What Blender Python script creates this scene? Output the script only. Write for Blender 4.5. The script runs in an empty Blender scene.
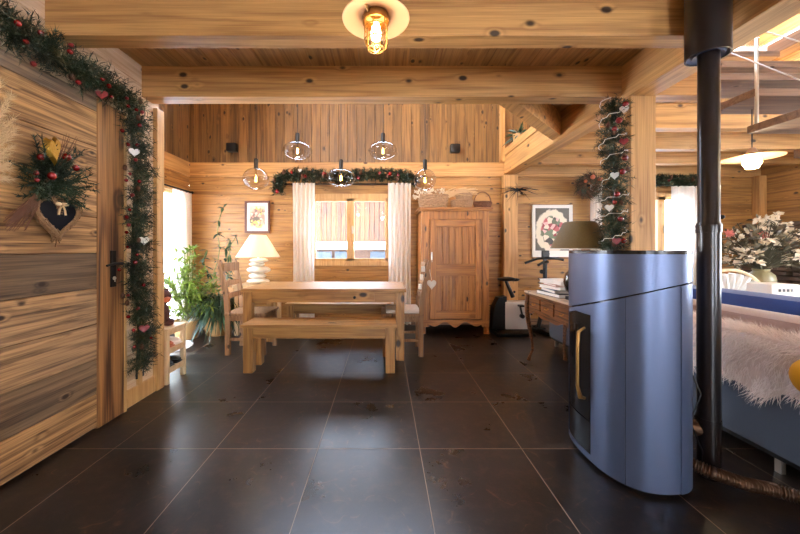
import bpy, bmesh, math, random
from mathutils import Vector, Matrix
R = random.Random(7)
sc = bpy.context.scene
COL = sc.collection
PI = math.pi
F = 332.0
def PX(px, Y): return (px - 384) * Y / F
def PZ(py, Y): return 1.173 - (py - 249.5) * Y / F

# ------------------------------------------------------------------ materials
class NT:
    def __init__(s, name):
        s.m = bpy.data.materials.new(name); s.m.use_nodes = True
        s.t = s.m.node_tree; s.t.nodes.clear()
        s.out = s.t.nodes.new('ShaderNodeOutputMaterial')
        s.b = s.t.nodes.new('ShaderNodeBsdfPrincipled')
        s.t.links.new(s.b.outputs[0], s.out.inputs[0])
    def node(s, typ, **kw):
        n = s.t.nodes.new(typ)
        for k, v in kw.items(): setattr(n, k, v)
        return n
    def link(s, a, b):
        if isinstance(a, (int, float)): b.default_value = a
        elif isinstance(a, tuple): b.default_value = a if len(a) == len(b.default_value) else (*a, 1)
        else: s.t.links.new(a, b)
    def math(s, op, a, b=0.0, c=0.0, clamp=False):
        n = s.node('ShaderNodeMath', operation=op, use_clamp=clamp)
        s.link(a, n.inputs[0]); s.link(b, n.inputs[1])
        if op in ('MULTIPLY_ADD', 'COMPARE', 'WRAP', 'SMOOTH_MIN'): s.link(c, n.inputs[2])
        return n.outputs[0]
    def mapr(s, v, a, b, c=0.0, d=1.0, smooth=False):
        n = s.node('ShaderNodeMapRange', interpolation_type='SMOOTHSTEP' if smooth else 'LINEAR')
        s.link(v, n.inputs[0])
        for i, x in enumerate((a, b, c, d)): n.inputs[1 + i].default_value = x
        return n.outputs[0]
    def mix(s, f, a, b, mode='MIX'):
        n = s.node('ShaderNodeMix', data_type='RGBA', blend_type=mode)
        s.link(f, n.inputs[0]); s.link(a, n.inputs[6]); s.link(b, n.inputs[7])
        return n.outputs[2]
    def comb(s, x, y, z):
        n = s.node('ShaderNodeCombineXYZ')
        s.link(x, n.inputs[0]); s.link(y, n.inputs[1]); s.link(z, n.inputs[2])
        return n.outputs[0]
    def noise(s, vec, scale, detail=3, rough=0.5):
        n = s.node('ShaderNodeTexNoise')
        if vec is not None: s.link(vec, n.inputs['Vector'])
        n.inputs['Scale'].default_value = scale; n.inputs['Detail'].default_value = detail
        n.inputs['Roughness'].default_value = rough
        return n.outputs['Fac']
    def bump(s, h, strength, dist=0.01):
        n = s.node('ShaderNodeBump')
        n.inputs['Strength'].default_value = strength; n.inputs['Distance'].default_value = dist
        s.link(h, n.inputs['Height']); s.t.links.new(n.outputs[0], s.b.inputs['Normal'])
    def xyz(s):
        tc = s.node('ShaderNodeTexCoord'); sp = s.node('ShaderNodeSeparateXYZ')
        s.t.links.new(tc.outputs['Object'], sp.inputs[0])
        return tc.outputs['Object'], [sp.outputs[0], sp.outputs[1], sp.outputs[2]]

def lin(r, g, b):
    f = lambda c: (c / 255 / 12.92) if c / 255 <= .04045 else ((c / 255 + .055) / 1.055) ** 2.4
    return (f(r), f(g), f(b), 1)

def wood(name, axis, c1, c2, pax=None, pw=0.14, var=0.3, knots=1.0, rough=0.5, ck=(40, 22, 10), grey=None, greyamt=0.5, gs=1.0, ks=8.5, contrast=1.0):
    t = NT(name); P, S = t.xyz()
    al = S[axis]; o = [S[i] for i in range(3) if i != axis]
    if pax is not None:
        idx = t.math('FLOOR', t.math('DIVIDE', S[pax], pw))
        wn = t.node('ShaderNodeTexWhiteNoise', noise_dimensions='1D'); t.link(idx, wn.inputs['W'])
        r = wn.outputs['Value']; sp = t.node('ShaderNodeSeparateColor'); t.link(wn.outputs['Color'], sp.inputs[0]); r2 = sp.outputs[1]
        al = t.math('MULTIPLY_ADD', r, 7.3, al)
    else:
        r = 0.5; r2 = 0.5
    vo = t.node('ShaderNodeTexVoronoi'); vo.inputs['Scale'].default_value = ks
    t.link(t.comb(t.math('MULTIPLY', al, .6), o[0], o[1]), vo.inputs['Vector'])
    d = vo.outputs['Distance']
    spv = t.node('ShaderNodeSeparateColor'); t.link(vo.outputs['Color'], spv.inputs[0])
    gate = t.math('GREATER_THAN', spv.outputs[0], 0.15)
    kn = t.math('MULTIPLY', t.mapr(d, .08, .17, 1, 0, True), gate)
    halo = t.math('MULTIPLY', t.mapr(d, 0, .32, 1, 0, True), gate)
    gv = t.comb(t.math('MULTIPLY', al, .5 * gs), t.math('MULTIPLY', o[0], 9 * gs), t.math('MULTIPLY', o[1], 9 * gs))
    low = t.noise(gv, .8, 2)
    ring = t.math('SINE', t.math('ADD', t.math('MULTIPLY', low, 42), t.math('MULTIPLY', halo, 5)))
    ring = t.mapr(ring, -1, 1, 0, 1)
    fv = t.comb(t.math('MULTIPLY', al, 2.2 * gs), t.math('MULTIPLY', o[0], 110 * gs), t.math('MULTIPLY', o[1], 110 * gs))
    fine = t.noise(fv, 1.5, 3, .6)
    big = t.noise(P, 1.3, 2)
    mid = t.noise(t.comb(t.math('MULTIPLY', al, .8 * gs), t.math('MULTIPLY', o[0], 34 * gs), t.math('MULTIPLY', o[1], 34 * gs)), 1.2, 3, .6)
    ring = t.math('POWER', ring, 2.5)
    fac = t.math('ADD', t.math('ADD', t.math('MULTIPLY', ring, .16), t.math('MULTIPLY', fine, .5)), t.math('MULTIPLY', mid, .4))
    fac = t.mapr(fac, .47 - .20 / contrast, .47 + .27 / contrast, 0, 1)
    c = t.mix(fac, lin(*c1), lin(*c2))
    if grey is not None:
        g = t.mapr(t.math('ADD', t.math('MULTIPLY', r2, .75), t.math('MULTIPLY', big, .5)), .75 - greyamt * .5, 1.05 - greyamt * .3, 0, 1)
        gcol = t.mix(fac, lin(*grey), tuple(x * .35 for x in lin(*grey)[:3]) + (1,))
        c = t.mix(g, c, gcol)
        st = t.noise(t.comb(t.math('MULTIPLY', al, 1.2), t.math('MULTIPLY', o[0], 14), t.math('MULTIPLY', o[1], 14)), 1.6, 5, .65)
        c = t.mix(t.mapr(st, .56, .72, 0, .75), c, lin(48, 32, 20))
    v = t.math('ADD', t.math('MULTIPLY', r, var), t.math('MULTIPLY', big, .5))
    v = t.math('ADD', v, 1 - var * .5 - .25)
    c = t.mix(1.0, c, t.comb(v, v, v), 'MULTIPLY')
    c = t.mix(t.math('MULTIPLY', kn, .95 * knots), c, lin(*ck))
    t.link(c, t.b.inputs['Base Color'])
    t.b.inputs['Roughness'].default_value = rough
    t.bump(t.math('SUBTRACT', fine, kn), .25, .004)
    return t.m

def plain(name, rgb, rough=.5, metal=0.0, noise=0.0, ns=20, bump=0.0, spec=.5, sheen=0, emit=None, es=0, coat=0, trans=0, alpha=1):
    t = NT(name); c = lin(*rgb)
    if noise or bump:
        P, S = t.xyz(); n = t.noise(P, ns, 4, .6)
    if noise:
        t.link(t.mix(n, tuple(x * (1 - noise) for x in c[:3]) + (1,), tuple(min(1, x * (1 + noise)) for x in c[:3]) + (1,)), t.b.inputs['Base Color'])
    else: t.b.inputs['Base Color'].default_value = c
    if bump: t.bump(n, bump, .01)
    t.b.inputs['Roughness'].default_value = rough; t.b.inputs['Metallic'].default_value = metal
    t.b.inputs['Specular IOR Level'].default_value = spec
    t.b.inputs['Sheen Weight'].default_value = sheen; t.b.inputs['Coat Weight'].default_value = coat
    t.b.inputs['Transmission Weight'].default_value = trans
    if emit: t.b.inputs['Emission Color'].default_value = lin(*emit); t.b.inputs['Emission Strength'].default_value = es
    return t.m

def glass_mat(name, tint=(1, 1, 1), refl=1.0):
    t = NT(name); t.t.nodes.remove(t.b)
    tr = t.node('ShaderNodeBsdfTransparent'); tr.inputs[0].default_value = (*tint, 1)
    gl = t.node('ShaderNodeBsdfGlossy'); gl.inputs['Roughness'].default_value = .02
    fr = t.node('ShaderNodeFresnel'); fr.inputs[0].default_value = 1.5
    mx = t.node('ShaderNodeMixShader')
    t.t.nodes.remove(fr); lw = t.node('ShaderNodeLayerWeight'); lw.inputs[0].default_value = .5
    t.link(t.math('MULTIPLY_ADD', t.math('POWER', lw.outputs['Facing'], 4), .55 * refl, .04), mx.inputs[0])
    t.t.links.new(tr.outputs[0], mx.inputs[1]); t.t.links.new(gl.outputs[0], mx.inputs[2])
    t.t.links.new(mx.outputs[0], t.out.inputs[0]); return t.m

def fabric(name, rgb, rough=.9, trans=0.0, ns=300, noise=.25):
    t = NT(name); P, S = t.xyz(); n = t.noise(P, ns, 2); c = lin(*rgb)
    col = t.mix(n, tuple(x * (1 - noise) for x in c[:3]) + (1,), tuple(min(1, x * (1 + noise)) for x in c[:3]) + (1,))
    t.link(col, t.b.inputs['Base Color']); t.b.inputs['Roughness'].default_value = rough
    t.b.inputs['Sheen Weight'].default_value = .3; t.b.inputs['Specular IOR Level'].default_value = .2
    t.bump(n, .2, .003)
    if trans:
        tl = t.node('ShaderNodeBsdfTranslucent'); t.link(col, tl.inputs[0])
        mx = t.node('ShaderNodeMixShader'); mx.inputs[0].default_value = trans
        t.t.links.new(t.b.outputs[0], mx.inputs[1]); t.t.links.new(tl.outputs[0], mx.inputs[2]); t.t.links.new(mx.outputs[0], t.out.inputs[0])
    return t.m

def leafmat(name, a, b, rough=.45, trans=.3):
    t = NT(name); P, S = t.xyz(); n = t.noise(P, 9, 3)
    col = t.mix(t.mapr(n, .35, .65), lin(*a), lin(*b)); t.link(col, t.b.inputs['Base Color'])
    t.b.inputs['Roughness'].default_value = rough
    tl = t.node('ShaderNodeBsdfTranslucent'); t.link(col, tl.inputs[0])
    mx = t.node('ShaderNodeMixShader'); mx.inputs[0].default_value = trans
    t.t.links.new(t.b.outputs[0], mx.inputs[1]); t.t.links.new(tl.outputs[0], mx.inputs[2]); t.t.links.new(mx.outputs[0], t.out.inputs[0])
    return t.m

PINE1, PINE2 = (194, 142, 76), (112, 72, 32)
DK1, DK2 = (152, 112, 62), (74, 48, 26)
BM1, BM2 = (220, 168, 102), (150, 102, 52)
M = {}
M['wall_x'] = wood('pine boards x', 0, PINE1, PINE2, pax=2, pw=.145, var=.22)
M['wall_y'] = wood('pine boards y', 1, PINE1, PINE2, pax=2, pw=.145, var=.22)
M['upper_x'] = wood('brown upright boards', 2, DK1, DK2, pax=0, pw=.142, var=.5, ks=7.5)
M['upper_y'] = wood('brown upright boards side', 2, DK1, DK2, pax=1, pw=.142, var=.5, ks=7.5)
M['ceil'] = wood('ceiling boards', 1, (196, 148, 88), (120, 82, 44), pax=0, pw=.19, var=.3)
M['beam_x'] = wood('beam x', 0, BM1, BM2, knots=1, ks=6.5, gs=.8)
M['beam_y'] = wood('beam y', 1, BM1, BM2, knots=1, ks=6.5, gs=.8)
M['beam_z'] = wood('beam z', 2, BM1, BM2, knots=1, ks=6.5, gs=.8)
M['barn'] = wood('barn boards', 1, (204, 156, 100), (78, 50, 28), pax=2, pw=.23, var=.9, knots=1, rough=.8, grey=(144, 122, 98), greyamt=.4, gs=1.0, contrast=1.2)
M['stile'] = wood('rustic stile', 2, (178, 126, 72), (76, 44, 22), knots=.8, rough=.6, gs=.6, contrast=1.6, ks=4)
M['pale_y'] = wood('pale weathered boards', 1, (226, 200, 168), (186, 150, 112), pax=2, pw=.19, var=.3, rough=.7)
M['furn_x'] = wood('honey pine x', 0, (198, 148, 86), (118, 78, 38), gs=1.2, ks=5, rough=.42)
M['furn_y'] = wood('honey pine y', 1, (198, 148, 86), (118, 78, 38), gs=1.2, ks=5, rough=.42)
M['furn_z'] = wood('honey pine z', 2, (198, 148, 86), (118, 78, 38), gs=1.2, ks=5, rough=.42)
M['cab_x'] = wood('cabinet pine x', 0, (196, 134, 70), (108, 62, 28), gs=1.2, ks=5, rough=.45)
M['cab_z'] = wood('cabinet pine z', 2, (196, 134, 70), (108, 62, 28), pax=0, pw=.08, var=.3, gs=1.2, ks=6, rough=.45)
M['chair'] = wood('weathered chair wood', 2, (176, 136, 96), (116, 80, 50), gs=1.5, rough=.6)
M['win'] = wood('window wood', 2, (214, 172, 112), (172, 128, 76), rough=.4, knots=0)
M['tread'] = wood('stair tread wood', 0, (150, 118, 92), (92, 68, 52), rough=.5)
M['tread_y'] = wood('dark timber', 1, (150, 118, 92), (92, 68, 52), rough=.5)
M['whitewood'] = wood('pale stained wood', 2, (228, 204, 164), (200, 168, 124), knots=.2, rough=.5)
M['desk'] = wood('antique walnut', 1, (150, 94, 52), (54, 28, 14), rough=.35, gs=2, contrast=1.4)
M['deskt'] = wood('desk top inlay', 1, (232, 206, 176), (180, 138, 98), rough=.3, gs=2)
M['fence'] = wood('fence boards', 2, (92, 50, 20), (14, 8, 4), pax=0, pw=.13, var=.8, rough=.8, contrast=1.7)
M['white'] = plain('white plaster', (235, 230, 222), .6, noise=.05)
M['black'] = plain('black plastic', (14, 14, 16), .4)
M['iron'] = plain('black iron', (24, 22, 22), .5, .6)
M['glass'] = glass_mat('window glass')
M['bulbglass'] = glass_mat('smoky globe glass', (.87, .85, .83), 1.2)
M['curtain'] = fabric('white linen curtain', (246, 240, 232), trans=.35, noise=.08, ns=120)
M['snow'] = plain('snow', (245, 247, 252), .7)
M['red'] = plain('red bauble', (120, 14, 14), .18, coat=.6)
M['redm'] = plain('red berry', (130, 22, 20), .4)
M['cone'] = plain('pine cone', (92, 56, 34), .8, noise=.4, ns=60)
M['gold'] = plain('gold foil', (168, 128, 50), .35, .9, bump=.8, ns=40)
M['silver'] = plain('silver ornament', (206, 206, 204), .3, .6)
M['wicker'] = plain('wicker', (172, 140, 108), .8, noise=.6, ns=45, bump=.6)
M['twig'] = plain('twig', (104, 66, 44), .8, noise=.4, ns=40)
M['needle'] = leafmat('fir needles', (14, 28, 14), (46, 62, 32), .6, .1)
M['needle2'] = leafmat('fir needles frosted', (50, 46, 28), (104, 98, 66), .6, .1)
M['leaf'] = leafmat('bright leaf', (70, 98, 30), (146, 160, 66), .4, .4)
M['leafd'] = leafmat('dark leaf', (26, 48, 28), (66, 92, 62), .35, .15)
M['leafs'] = leafmat('silk leaf', (60, 54, 40), (130, 118, 92), .6, .1)
M['stemd'] = plain('dark stem', (70, 66, 46), .7)
M['stem'] = plain('plant stem', (112, 118, 60), .6)
M['stoveblue'] = plain('blue grey steel', (92, 103, 130), .38, .6)
M['stovetop'] = plain('black stove top', (18, 18, 20), .25, .3)
M['pipe'] = plain('dark brown enamel pipe', (26, 17, 15), .3, .2, coat=.2)
M['bronze'] = plain('bronze', (176, 132, 76), .35, .9)
M['copper'] = plain('brown flexible duct', (110, 84, 66), .35, .8)
M['doorglass'] = plain('stove glass', (8, 9, 12), .05)
M['sofa'] = fabric('blue grey upholstery', (74, 84, 100))
M['mauve'] = fabric('mauve fabric', (150, 126, 122))
M['blue'] = fabric('blue velvet', (34, 62, 128), .7)
M['fur'] = plain('sheepskin', (250, 240, 234), .9, spec=.1)
M['hide'] = plain('hide', (236, 222, 214), .9)
M['yellow'] = plain('yellow plush', (250, 180, 30), .6)
M['shade'] = fabric('cream lamp shade', (250, 242, 228), trans=.55, noise=.03)
M['shadeg'] = fabric('gold brown mottled shade', (112, 90, 48), .6, trans=.15, noise=.5, ns=160)
M['stone'] = plain('white stone', (228, 222, 210), .5, noise=.1)
M['darkglass'] = plain('dark green glass', (10, 26, 24), .05, coat=1)
M['terra'] = plain('tan pot', (190, 150, 96), .6, noise=.15)
M['grey'] = plain('light grey casing', (196, 186, 178), .45)
M['paper'] = plain('paper', (236, 230, 220), .8)
M['frame'] = plain('brown frame', (92, 50, 38), .4)
M['pampas'] = plain('dry pampas', (226, 196, 150), .9)
M['rim'] = plain('dark wicker', (128, 94, 60), .8, noise=.7, ns=60)
M['hide2'] = plain('dark brown stone', (74, 56, 44), .9, noise=.4, ns=6)
M['slate'] = plain('blackboard slate', (12, 12, 18), .85, noise=.2, spec=.2)
M['brown'] = plain('brown plush', (72, 34, 26), .8, noise=.3, ns=60, bump=.4)
M['leather'] = plain('tan leather', (190, 104, 70), .5)
M['rug'] = fabric('white round rug', (226, 226, 222))
M['vase'] = plain('grey green glazed vase', (140, 130, 96), .35, noise=.25, ns=14)
M['petal'] = plain('cream petals', (240, 228, 206), .7)
M['pink'] = plain('pink petals', (222, 140, 130), .7)
M['ledge'] = plain('dark stone cladding', (84, 66, 54), .8, noise=.5, ns=9, bump=.6)
M['steel'] = plain('brushed steel', (196, 192, 182), .35, .8)
M['cable'] = plain('dark cable', (40, 36, 34), .5)
M['fil'] = plain('glowing filament', (255, 200, 110), .5, emit=(255, 190, 90), es=60)
M['frost'] = plain('lit lamp glass', (255, 240, 200), .5, emit=(255, 214, 130), es=9)
M['frosthot'] = plain('lit lamp bulb', (255, 240, 200), .5, emit=(255, 222, 150), es=40)
M['enamel'] = plain('copper toned enamel reflector', (222, 184, 150), .35, .3)
M['carblue'] = plain('grey blue panel', (60, 74, 86), .4)
M['checker'] = plain('white cushion fabric', (220, 210, 196), .9)
M['printb'] = plain('blue grey book cover', (96, 110, 128), .5)
M['printd'] = plain('dark book cover', (52, 44, 40), .5)

# floor tiles
def floor_mat():
    t = NT('dark ceramic tile floor'); P, S = t.xyz()
    def line(c, off):
        f = t.math('FRACT', t.math('DIVIDE', t.math('SUBTRACT', c, off - 30), .6))
        d = t.math('ABSOLUTE', t.math('SUBTRACT', f, .5))
        return t.mapr(d, .4958, .4976, 0, 1), t.math('FLOOR', t.math('DIVIDE', t.math('SUBTRACT', c, off - 30), .6))
    lx, ix = line(S[0], .21); ly, iy = line(S[1], 1.955)
    g = t.math('MAXIMUM', lx, ly)
    wn = t.node('ShaderNodeTexWhiteNoise', noise_dimensions='2D'); t.link(t.comb(ix, iy, 0), wn.inputs['Vector'])
    off = t.math('MULTIPLY', wn.outputs['Value'], 20)
    V = t.comb(t.math('ADD', S[0], off), t.math('ADD', S[1], off), 0)
    n1 = t.noise(V, 2.2, 6, .62); n2 = t.noise(V, 14, 5, .7); n3 = t.noise(V, 90, 3, .7)
    c = t.mix(t.mapr(n1, .35, .7), lin(7, 6, 7), lin(36, 29, 26))
    c = t.mix(t.mapr(n2, .48, .72, 0, .4), c, lin(78, 56, 42))
    c = t.mix(t.mapr(n3, .66, .8, 0, .5), c, lin(120, 104, 92))
    vein = t.math('ABSOLUTE', t.math('SUBTRACT', t.noise(V, 1.7, 3, .6), .5))
    c = t.mix(t.math('MULTIPLY', t.mapr(vein, 0, .006, .22, 0), t.mapr(n2, .45, .6)), c, lin(150, 104, 66))
    v = t.math('MULTIPLY_ADD', wn.outputs['Value'], .5, .75)
    c = t.mix(1.0, c, t.comb(v, v, v), 'MULTIPLY')
    c = t.mix(g, c, lin(150, 128, 108))
    t.link(c, t.b.inputs['Base Color'])
    t.link(t.math('ADD', t.mapr(n1, .3, .7, .26, .34), t.math('MULTIPLY', g, .3)), t.b.inputs['Roughness'])
    t.b.inputs['Specular IOR Level'].default_value = .5
    t.bump(t.math('SUBTRACT', t.math('ADD', t.math('MULTIPLY', n2, .5), t.math('MULTIPLY', n3, .25)), t.math('MULTIPLY', g, 1.0)), .22, .004)
    return t.m
M['floor'] = floor_mat()

# ------------------------------------------------------------------ mesh builder
class MB:
    def __init__(s): s.bm = bmesh.new()
    def _x(s, geom, mat):
        for v in geom: v.co = mat @ v.co
    def box(s, x0, x1, y0, y1, z0, z1, bev=0.0, rot=None, piv=None):
        r = bmesh.ops.create_cube(s.bm, size=1.0); vs = r['verts']
        for v in vs:
            v.co = Vector(((x0 + x1) / 2 + v.co.x * (x1 - x0), (y0 + y1) / 2 + v.co.y * (y1 - y0), (z0 + z1) / 2 + v.co.z * (z1 - z0)))
        if bev > 0:
            es = list({e for v in vs for e in v.link_edges})
            rr = bmesh.ops.bevel(s.bm, geom=es, offset=bev, segments=2, affect='EDGES', profile=.6)
            vs = list({v for f in rr['faces'] for v in f.verts} | {v for v in vs if v.is_valid})
        if rot is not None:
            p = Vector(piv) if piv else Vector(((x0 + x1) / 2, (y0 + y1) / 2, (z0 + z1) / 2))
            for v in vs: v.co = rot @ (v.co - p) + p
        return s
    def bar(s, p0, p1, w, h=None, bev=0.0, up=(0, 0, 1)):
        p0, p1 = Vector(p0), Vector(p1); h = h or w; d = p1 - p0; L = d.length; d.normalize()
        u = Vector(up)
        if abs(d.dot(u)) > .98: u = Vector((0, 1, 0))
        a = d.cross(u).normalized(); b = a.cross(d).normalized()
        mt = Matrix((a, d, b)).transposed()
        r = bmesh.ops.create_cube(s.bm, size=1.0); vs = r['verts']
        for v in vs: v.co = Vector((v.co.x * w, v.co.y * L, v.co.z * h))
        if bev > 0:
            es = list({e for v in vs for e in v.link_edges})
            rr = bmesh.ops.bevel(s.bm, geom=es, offset=bev, segments=2, affect='EDGES', profile=.6)
            vs = list({v for f in rr['faces'] for v in f.verts} | {v for v in vs if v.is_valid})
        for v in vs: v.co = mt @ v.co + (p0 + p1) / 2
        return s
    def tube(s, pts, rad, n=8, cap=True):
        pts = [Vector(p) for p in pts]; rings = []
        rs = rad if isinstance(rad, (list, tuple)) else [rad] * len(pts)
        prev = None
        for i, p in enumerate(pts):
            d = (pts[min(i + 1, len(pts) - 1)] - pts[max(i - 1, 0)])
            if d.length < 1e-9: d = Vector((0, 0, 1))
            d.normalize()
            if prev is None:
                u = Vector((0, 0, 1)) if abs(d.z) < .9 else Vector((1, 0, 0))
                a = d.cross(u).normalized()
            else:
                a = (prev - d * prev.dot(d))
                a = a.normalized() if a.length > 1e-6 else d.orthogonal().normalized()
            prev = a; b = d.cross(a)
            rings.append([s.bm.verts.new(p + (a * math.cos(2 * PI * k / n) + b * math.sin(2 * PI * k / n)) * rs[i]) for k in range(n)])
        for i in range(len(rings) - 1):
            for k in range(n):
                s.bm.faces.new((rings[i][k], rings[i][(k + 1) % n], rings[i + 1][(k + 1) % n], rings[i + 1][k]))
        if cap:
            s.bm.faces.new(rings[0][::-1]); s.bm.faces.new(rings[-1])
        return s
    def cyl(s, p0, p1, r0, r1=None, n=24): return s.tube([p0, p1], [r0, r0 if r1 is None else r1], n)
    def lathe(s, prof, c=(0, 0, 0), n=32, sx=1, sy=1, cap=False):
        rings = []
        for (r, z) in prof:
            rings.append([s.bm.verts.new((c[0] + max(r, 1e-4) * math.cos(2 * PI * k / n) * sx, c[1] + max(r, 1e-4) * math.sin(2 * PI * k / n) * sy, c[2] + z)) for k in range(n)])
        for i in range(len(rings) - 1):
            for k in range(n):
                s.bm.faces.new((rings[i][k], rings[i][(k + 1) % n], rings[i + 1][(k + 1) % n], rings[i + 1][k]))
        if cap: s.bm.faces.new(rings[0][::-1]); s.bm.faces.new(rings[-1])
        return s
    def ball(s, c, r, sx=1, sy=1, sz=1, n=16, rot=None):
        g = bmesh.ops.create_uvsphere(s.bm, u_segments=n, v_segments=max(6, n // 2), radius=r)
        for v in g['verts']:
            q = Vector((v.co.x * sx, v.co.y * sy, v.co.z * sz))
            if rot is not None: q = rot @ q
            v.co = q + Vector(c)
        return s
    def prism(s, poly, axis, a, b):
        def mk(p, t):
            if axis == 0: return (t, p[0], p[1])
            if axis == 1: return (p[0], t, p[1])
            return (p[0], p[1], t)
        v0 = [s.bm.verts.new(mk(p, a)) for p in poly]; v1 = [s.bm.verts.new(mk(p, b)) for p in poly]
        n = len(poly)
        f = [s.bm.faces.new(v0), s.bm.faces.new(v1[::-1])]
        for i in range(n): f.append(s.bm.faces.new((v0[i], v1[i], v1[(i + 1) % n], v0[(i + 1) % n])))
        return s
    def quad(s, a, b, c, d):
        s.bm.faces.new([s.bm.verts.new(p) for p in (a, b, c, d)]); return s
    def blade(s, p, d, L, w, side=None, droop=0.0, seg=1):
        p = Vector(p); d = Vector(d).normalized()
        side = (side or d.orthogonal()).normalized()
        if seg == 1:
            s.bm.faces.new([s.bm.verts.new(q) for q in (p - side * w / 2, p + side * w / 2, p + d * L)])
        else:
            prev = None
            for i in range(seg + 1):
                t = i / seg; q = p + d * L * t + Vector((0, 0, -droop * L * t * t)); ww = w * math.sin(PI * (.08 + .92 * t) ) * .5 + .0004
                cur = (s.bm.verts.new(q - side * ww), s.bm.verts.new(q + side * ww))
                if prev: s.bm.faces.new((prev[0], prev[1], cur[1], cur[0]))
                prev = cur
        return s
    def solid(s, th):
        bmesh.ops.recalc_face_normals(s.bm, faces=s.bm.faces)
        bmesh.ops.solidify(s.bm, geom=list(s.bm.faces), thickness=th); return s
    def build(s, name, mat, parent=None, smooth=False, recalc=True, angle=40):
        if recalc: bmesh.ops.recalc_face_normals(s.bm, faces=s.bm.faces)
        me = bpy.data.meshes.new(name)
        if parent is not None:
            w = Vector((0, 0, 0)); p = parent
            while p is not None: w += p.location; p = p.parent
            for v in s.bm.verts: v.co -= w
        s.bm.to_mesh(me); s.bm.free()
        for m in (mat if isinstance(mat, list) else [mat]): me.materials.append(m)
        if smooth:
            me.polygons.foreach_set('use_smooth', [True] * len(me.polygons))
            if angle: me.set_sharp_from_angle(angle=math.radians(angle))
        o = bpy.data.objects.new(name, me); COL.objects.link(o)
        if parent is not None: o.parent = parent
        return o

def tag(o, label=None, cat=None, group=None, kind=None):
    if label: o['label'] = label
    if cat: o['category'] = cat
    if group: o['group'] = group
    if kind: o['kind'] = kind
    return o
def thing(name, label, cat, loc, group=None):
    o = bpy.data.objects.new(name, None); o.empty_display_size = .1; COL.objects.link(o); o.location = loc
    return tag(o, label, cat, group)
def copy_tree(o, parent=None):
    c = o.copy(); COL.objects.link(c); c.parent = parent
    for ch in [x for x in COL.objects if x.parent == o]: copy_tree(ch, c)
    return c
def struct(o): o['kind'] = 'structure'; return o

# planked panel with real V-grooves; plane axis n at coordinate c, spanning u (grain) and v (across), sign = facing
def planks(mb, naxis, c, u0, u1, v0, v1, pw, sign, uaxis, vaxis, gd=.006, gw=.004, thick=.05):
    cuts = [v0]; k = math.floor(v0 / pw) + 1
    while k * pw < v1 - 1e-4:
        if k * pw > v0 + .01: cuts.append(k * pw)
        k += 1
    cuts.append(v1)
    prof = []
    for i, v in enumerate(cuts):
        if i == 0: prof.append((v, 0))
        elif i == len(cuts) - 1: prof.append((v, 0))
        else: prof += [(v - gw, 0), (v, -gd), (v + gw, 0)]
    def P(u, v, d):
        q = [0, 0, 0]; q[naxis] = c + sign * d; q[uaxis] = u; q[vaxis] = v; return q
    for (va, da), (vb, db) in zip(prof[:-1], prof[1:]):
        mb.quad(P(u0, va, da), P(u1, va, da), P(u1, vb, db), P(u0, vb, db))
    # backing slab
    lo = [0, 0, 0]; hi = [0, 0, 0]
    lo[naxis], hi[naxis] = sorted((c - sign * .012, c - sign * thick)); lo[uaxis], hi[uaxis] = u0, u1; lo[vaxis], hi[vaxis] = v0, v1
    mb.box(lo[0], hi[0], lo[1], hi[1], lo[2], hi[2])

YW = 5.2     # back wall
XL, XN, XR = -3.05, -1.91, 5.87
# ------------------------------------------------------------------ structure
f = MB(); f.box(XL - .3, XR + .3, -4.2, YW + .2, -.1, 0); struct(f.build('floor', M['floor']))

# back wall lower, openings: W1 x -1.08..0.08 (z .93..1.97) ; W2 x 3.45..4.78 (z .93..1.97)
W1 = (-1.12, .075, .98, 1.98); W2 = (3.9, 4.75, .98, 2.0)
b = MB()
for (x0, x1, z0, z1) in ((XL, W1[0], 0, 2.31), (W1[0], W1[1], 0, W1[2]), (W1[0], W1[1], W1[3], 2.31), (W1[1], W2[0], 0, 2.31),
                         (W2[0], W2[1], 0, W2[2]), (W2[0], W2[1], W2[3], 2.31), (W2[1], XR, 0, 2.31)):
    planks(b, 1, YW, x0, x1, z0, z1, .145, -1, 0, 2)
struct(b.build('wall_back', M['wall_x'], recalc=False))
W7 = (-1.9, .9, 3.53, 4.95)
b = MB()
for (x0, x1, z0, z1) in ((XL, W7[0], 2.53, 5.2), (W7[0], W7[1], 2.53, W7[2]), (W7[0], W7[1], W7[3], 5.2), (W7[1], XR, 2.53, 5.2)): planks(b, 1, YW, z0, z1, x0, x1, .142, -1, 2, 0)
# (upper part: boards upright)
struct(b.build('wall_back_upper', M['upper_x'], recalc=False))
b = MB(); b.box(XL, 1.87, YW - .03, YW + .04, 2.308, 2.53, .006); b.box(1.87, XR, YW - .03, YW + .04, 2.308, 2.6, .006); struct(b.build('trim_1', M['beam_x']))
# left alcove wall with garden door/window
LW = (3.3, 4.92, .12, 2.02)
b = MB()
for (y0, y1, z0, z1) in ((2.83, LW[0], 0, 2.31), (LW[0], LW[1], 0, LW[2]), (LW[0], LW[1], LW[3], 2.31), (LW[1], YW, 0, 2.31)):
    planks(b, 0, XL, y0, y1, z0, z1, .145, 1, 1, 2)
struct(b.build('wall_left', M['wall_y'], recalc=False))
b = MB(); planks(b, 0, XL, 2.53, 5.2, 2.75, YW, .142, 1, 2, 1); struct(b.build('wall_left_upper', M['upper_y'], recalc=False))
b = MB(); b.box(XL - .04, XL + .03, 2.83, YW, 2.308, 2.53, .006); struct(b.build('trim_2', M['beam_y']))
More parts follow.
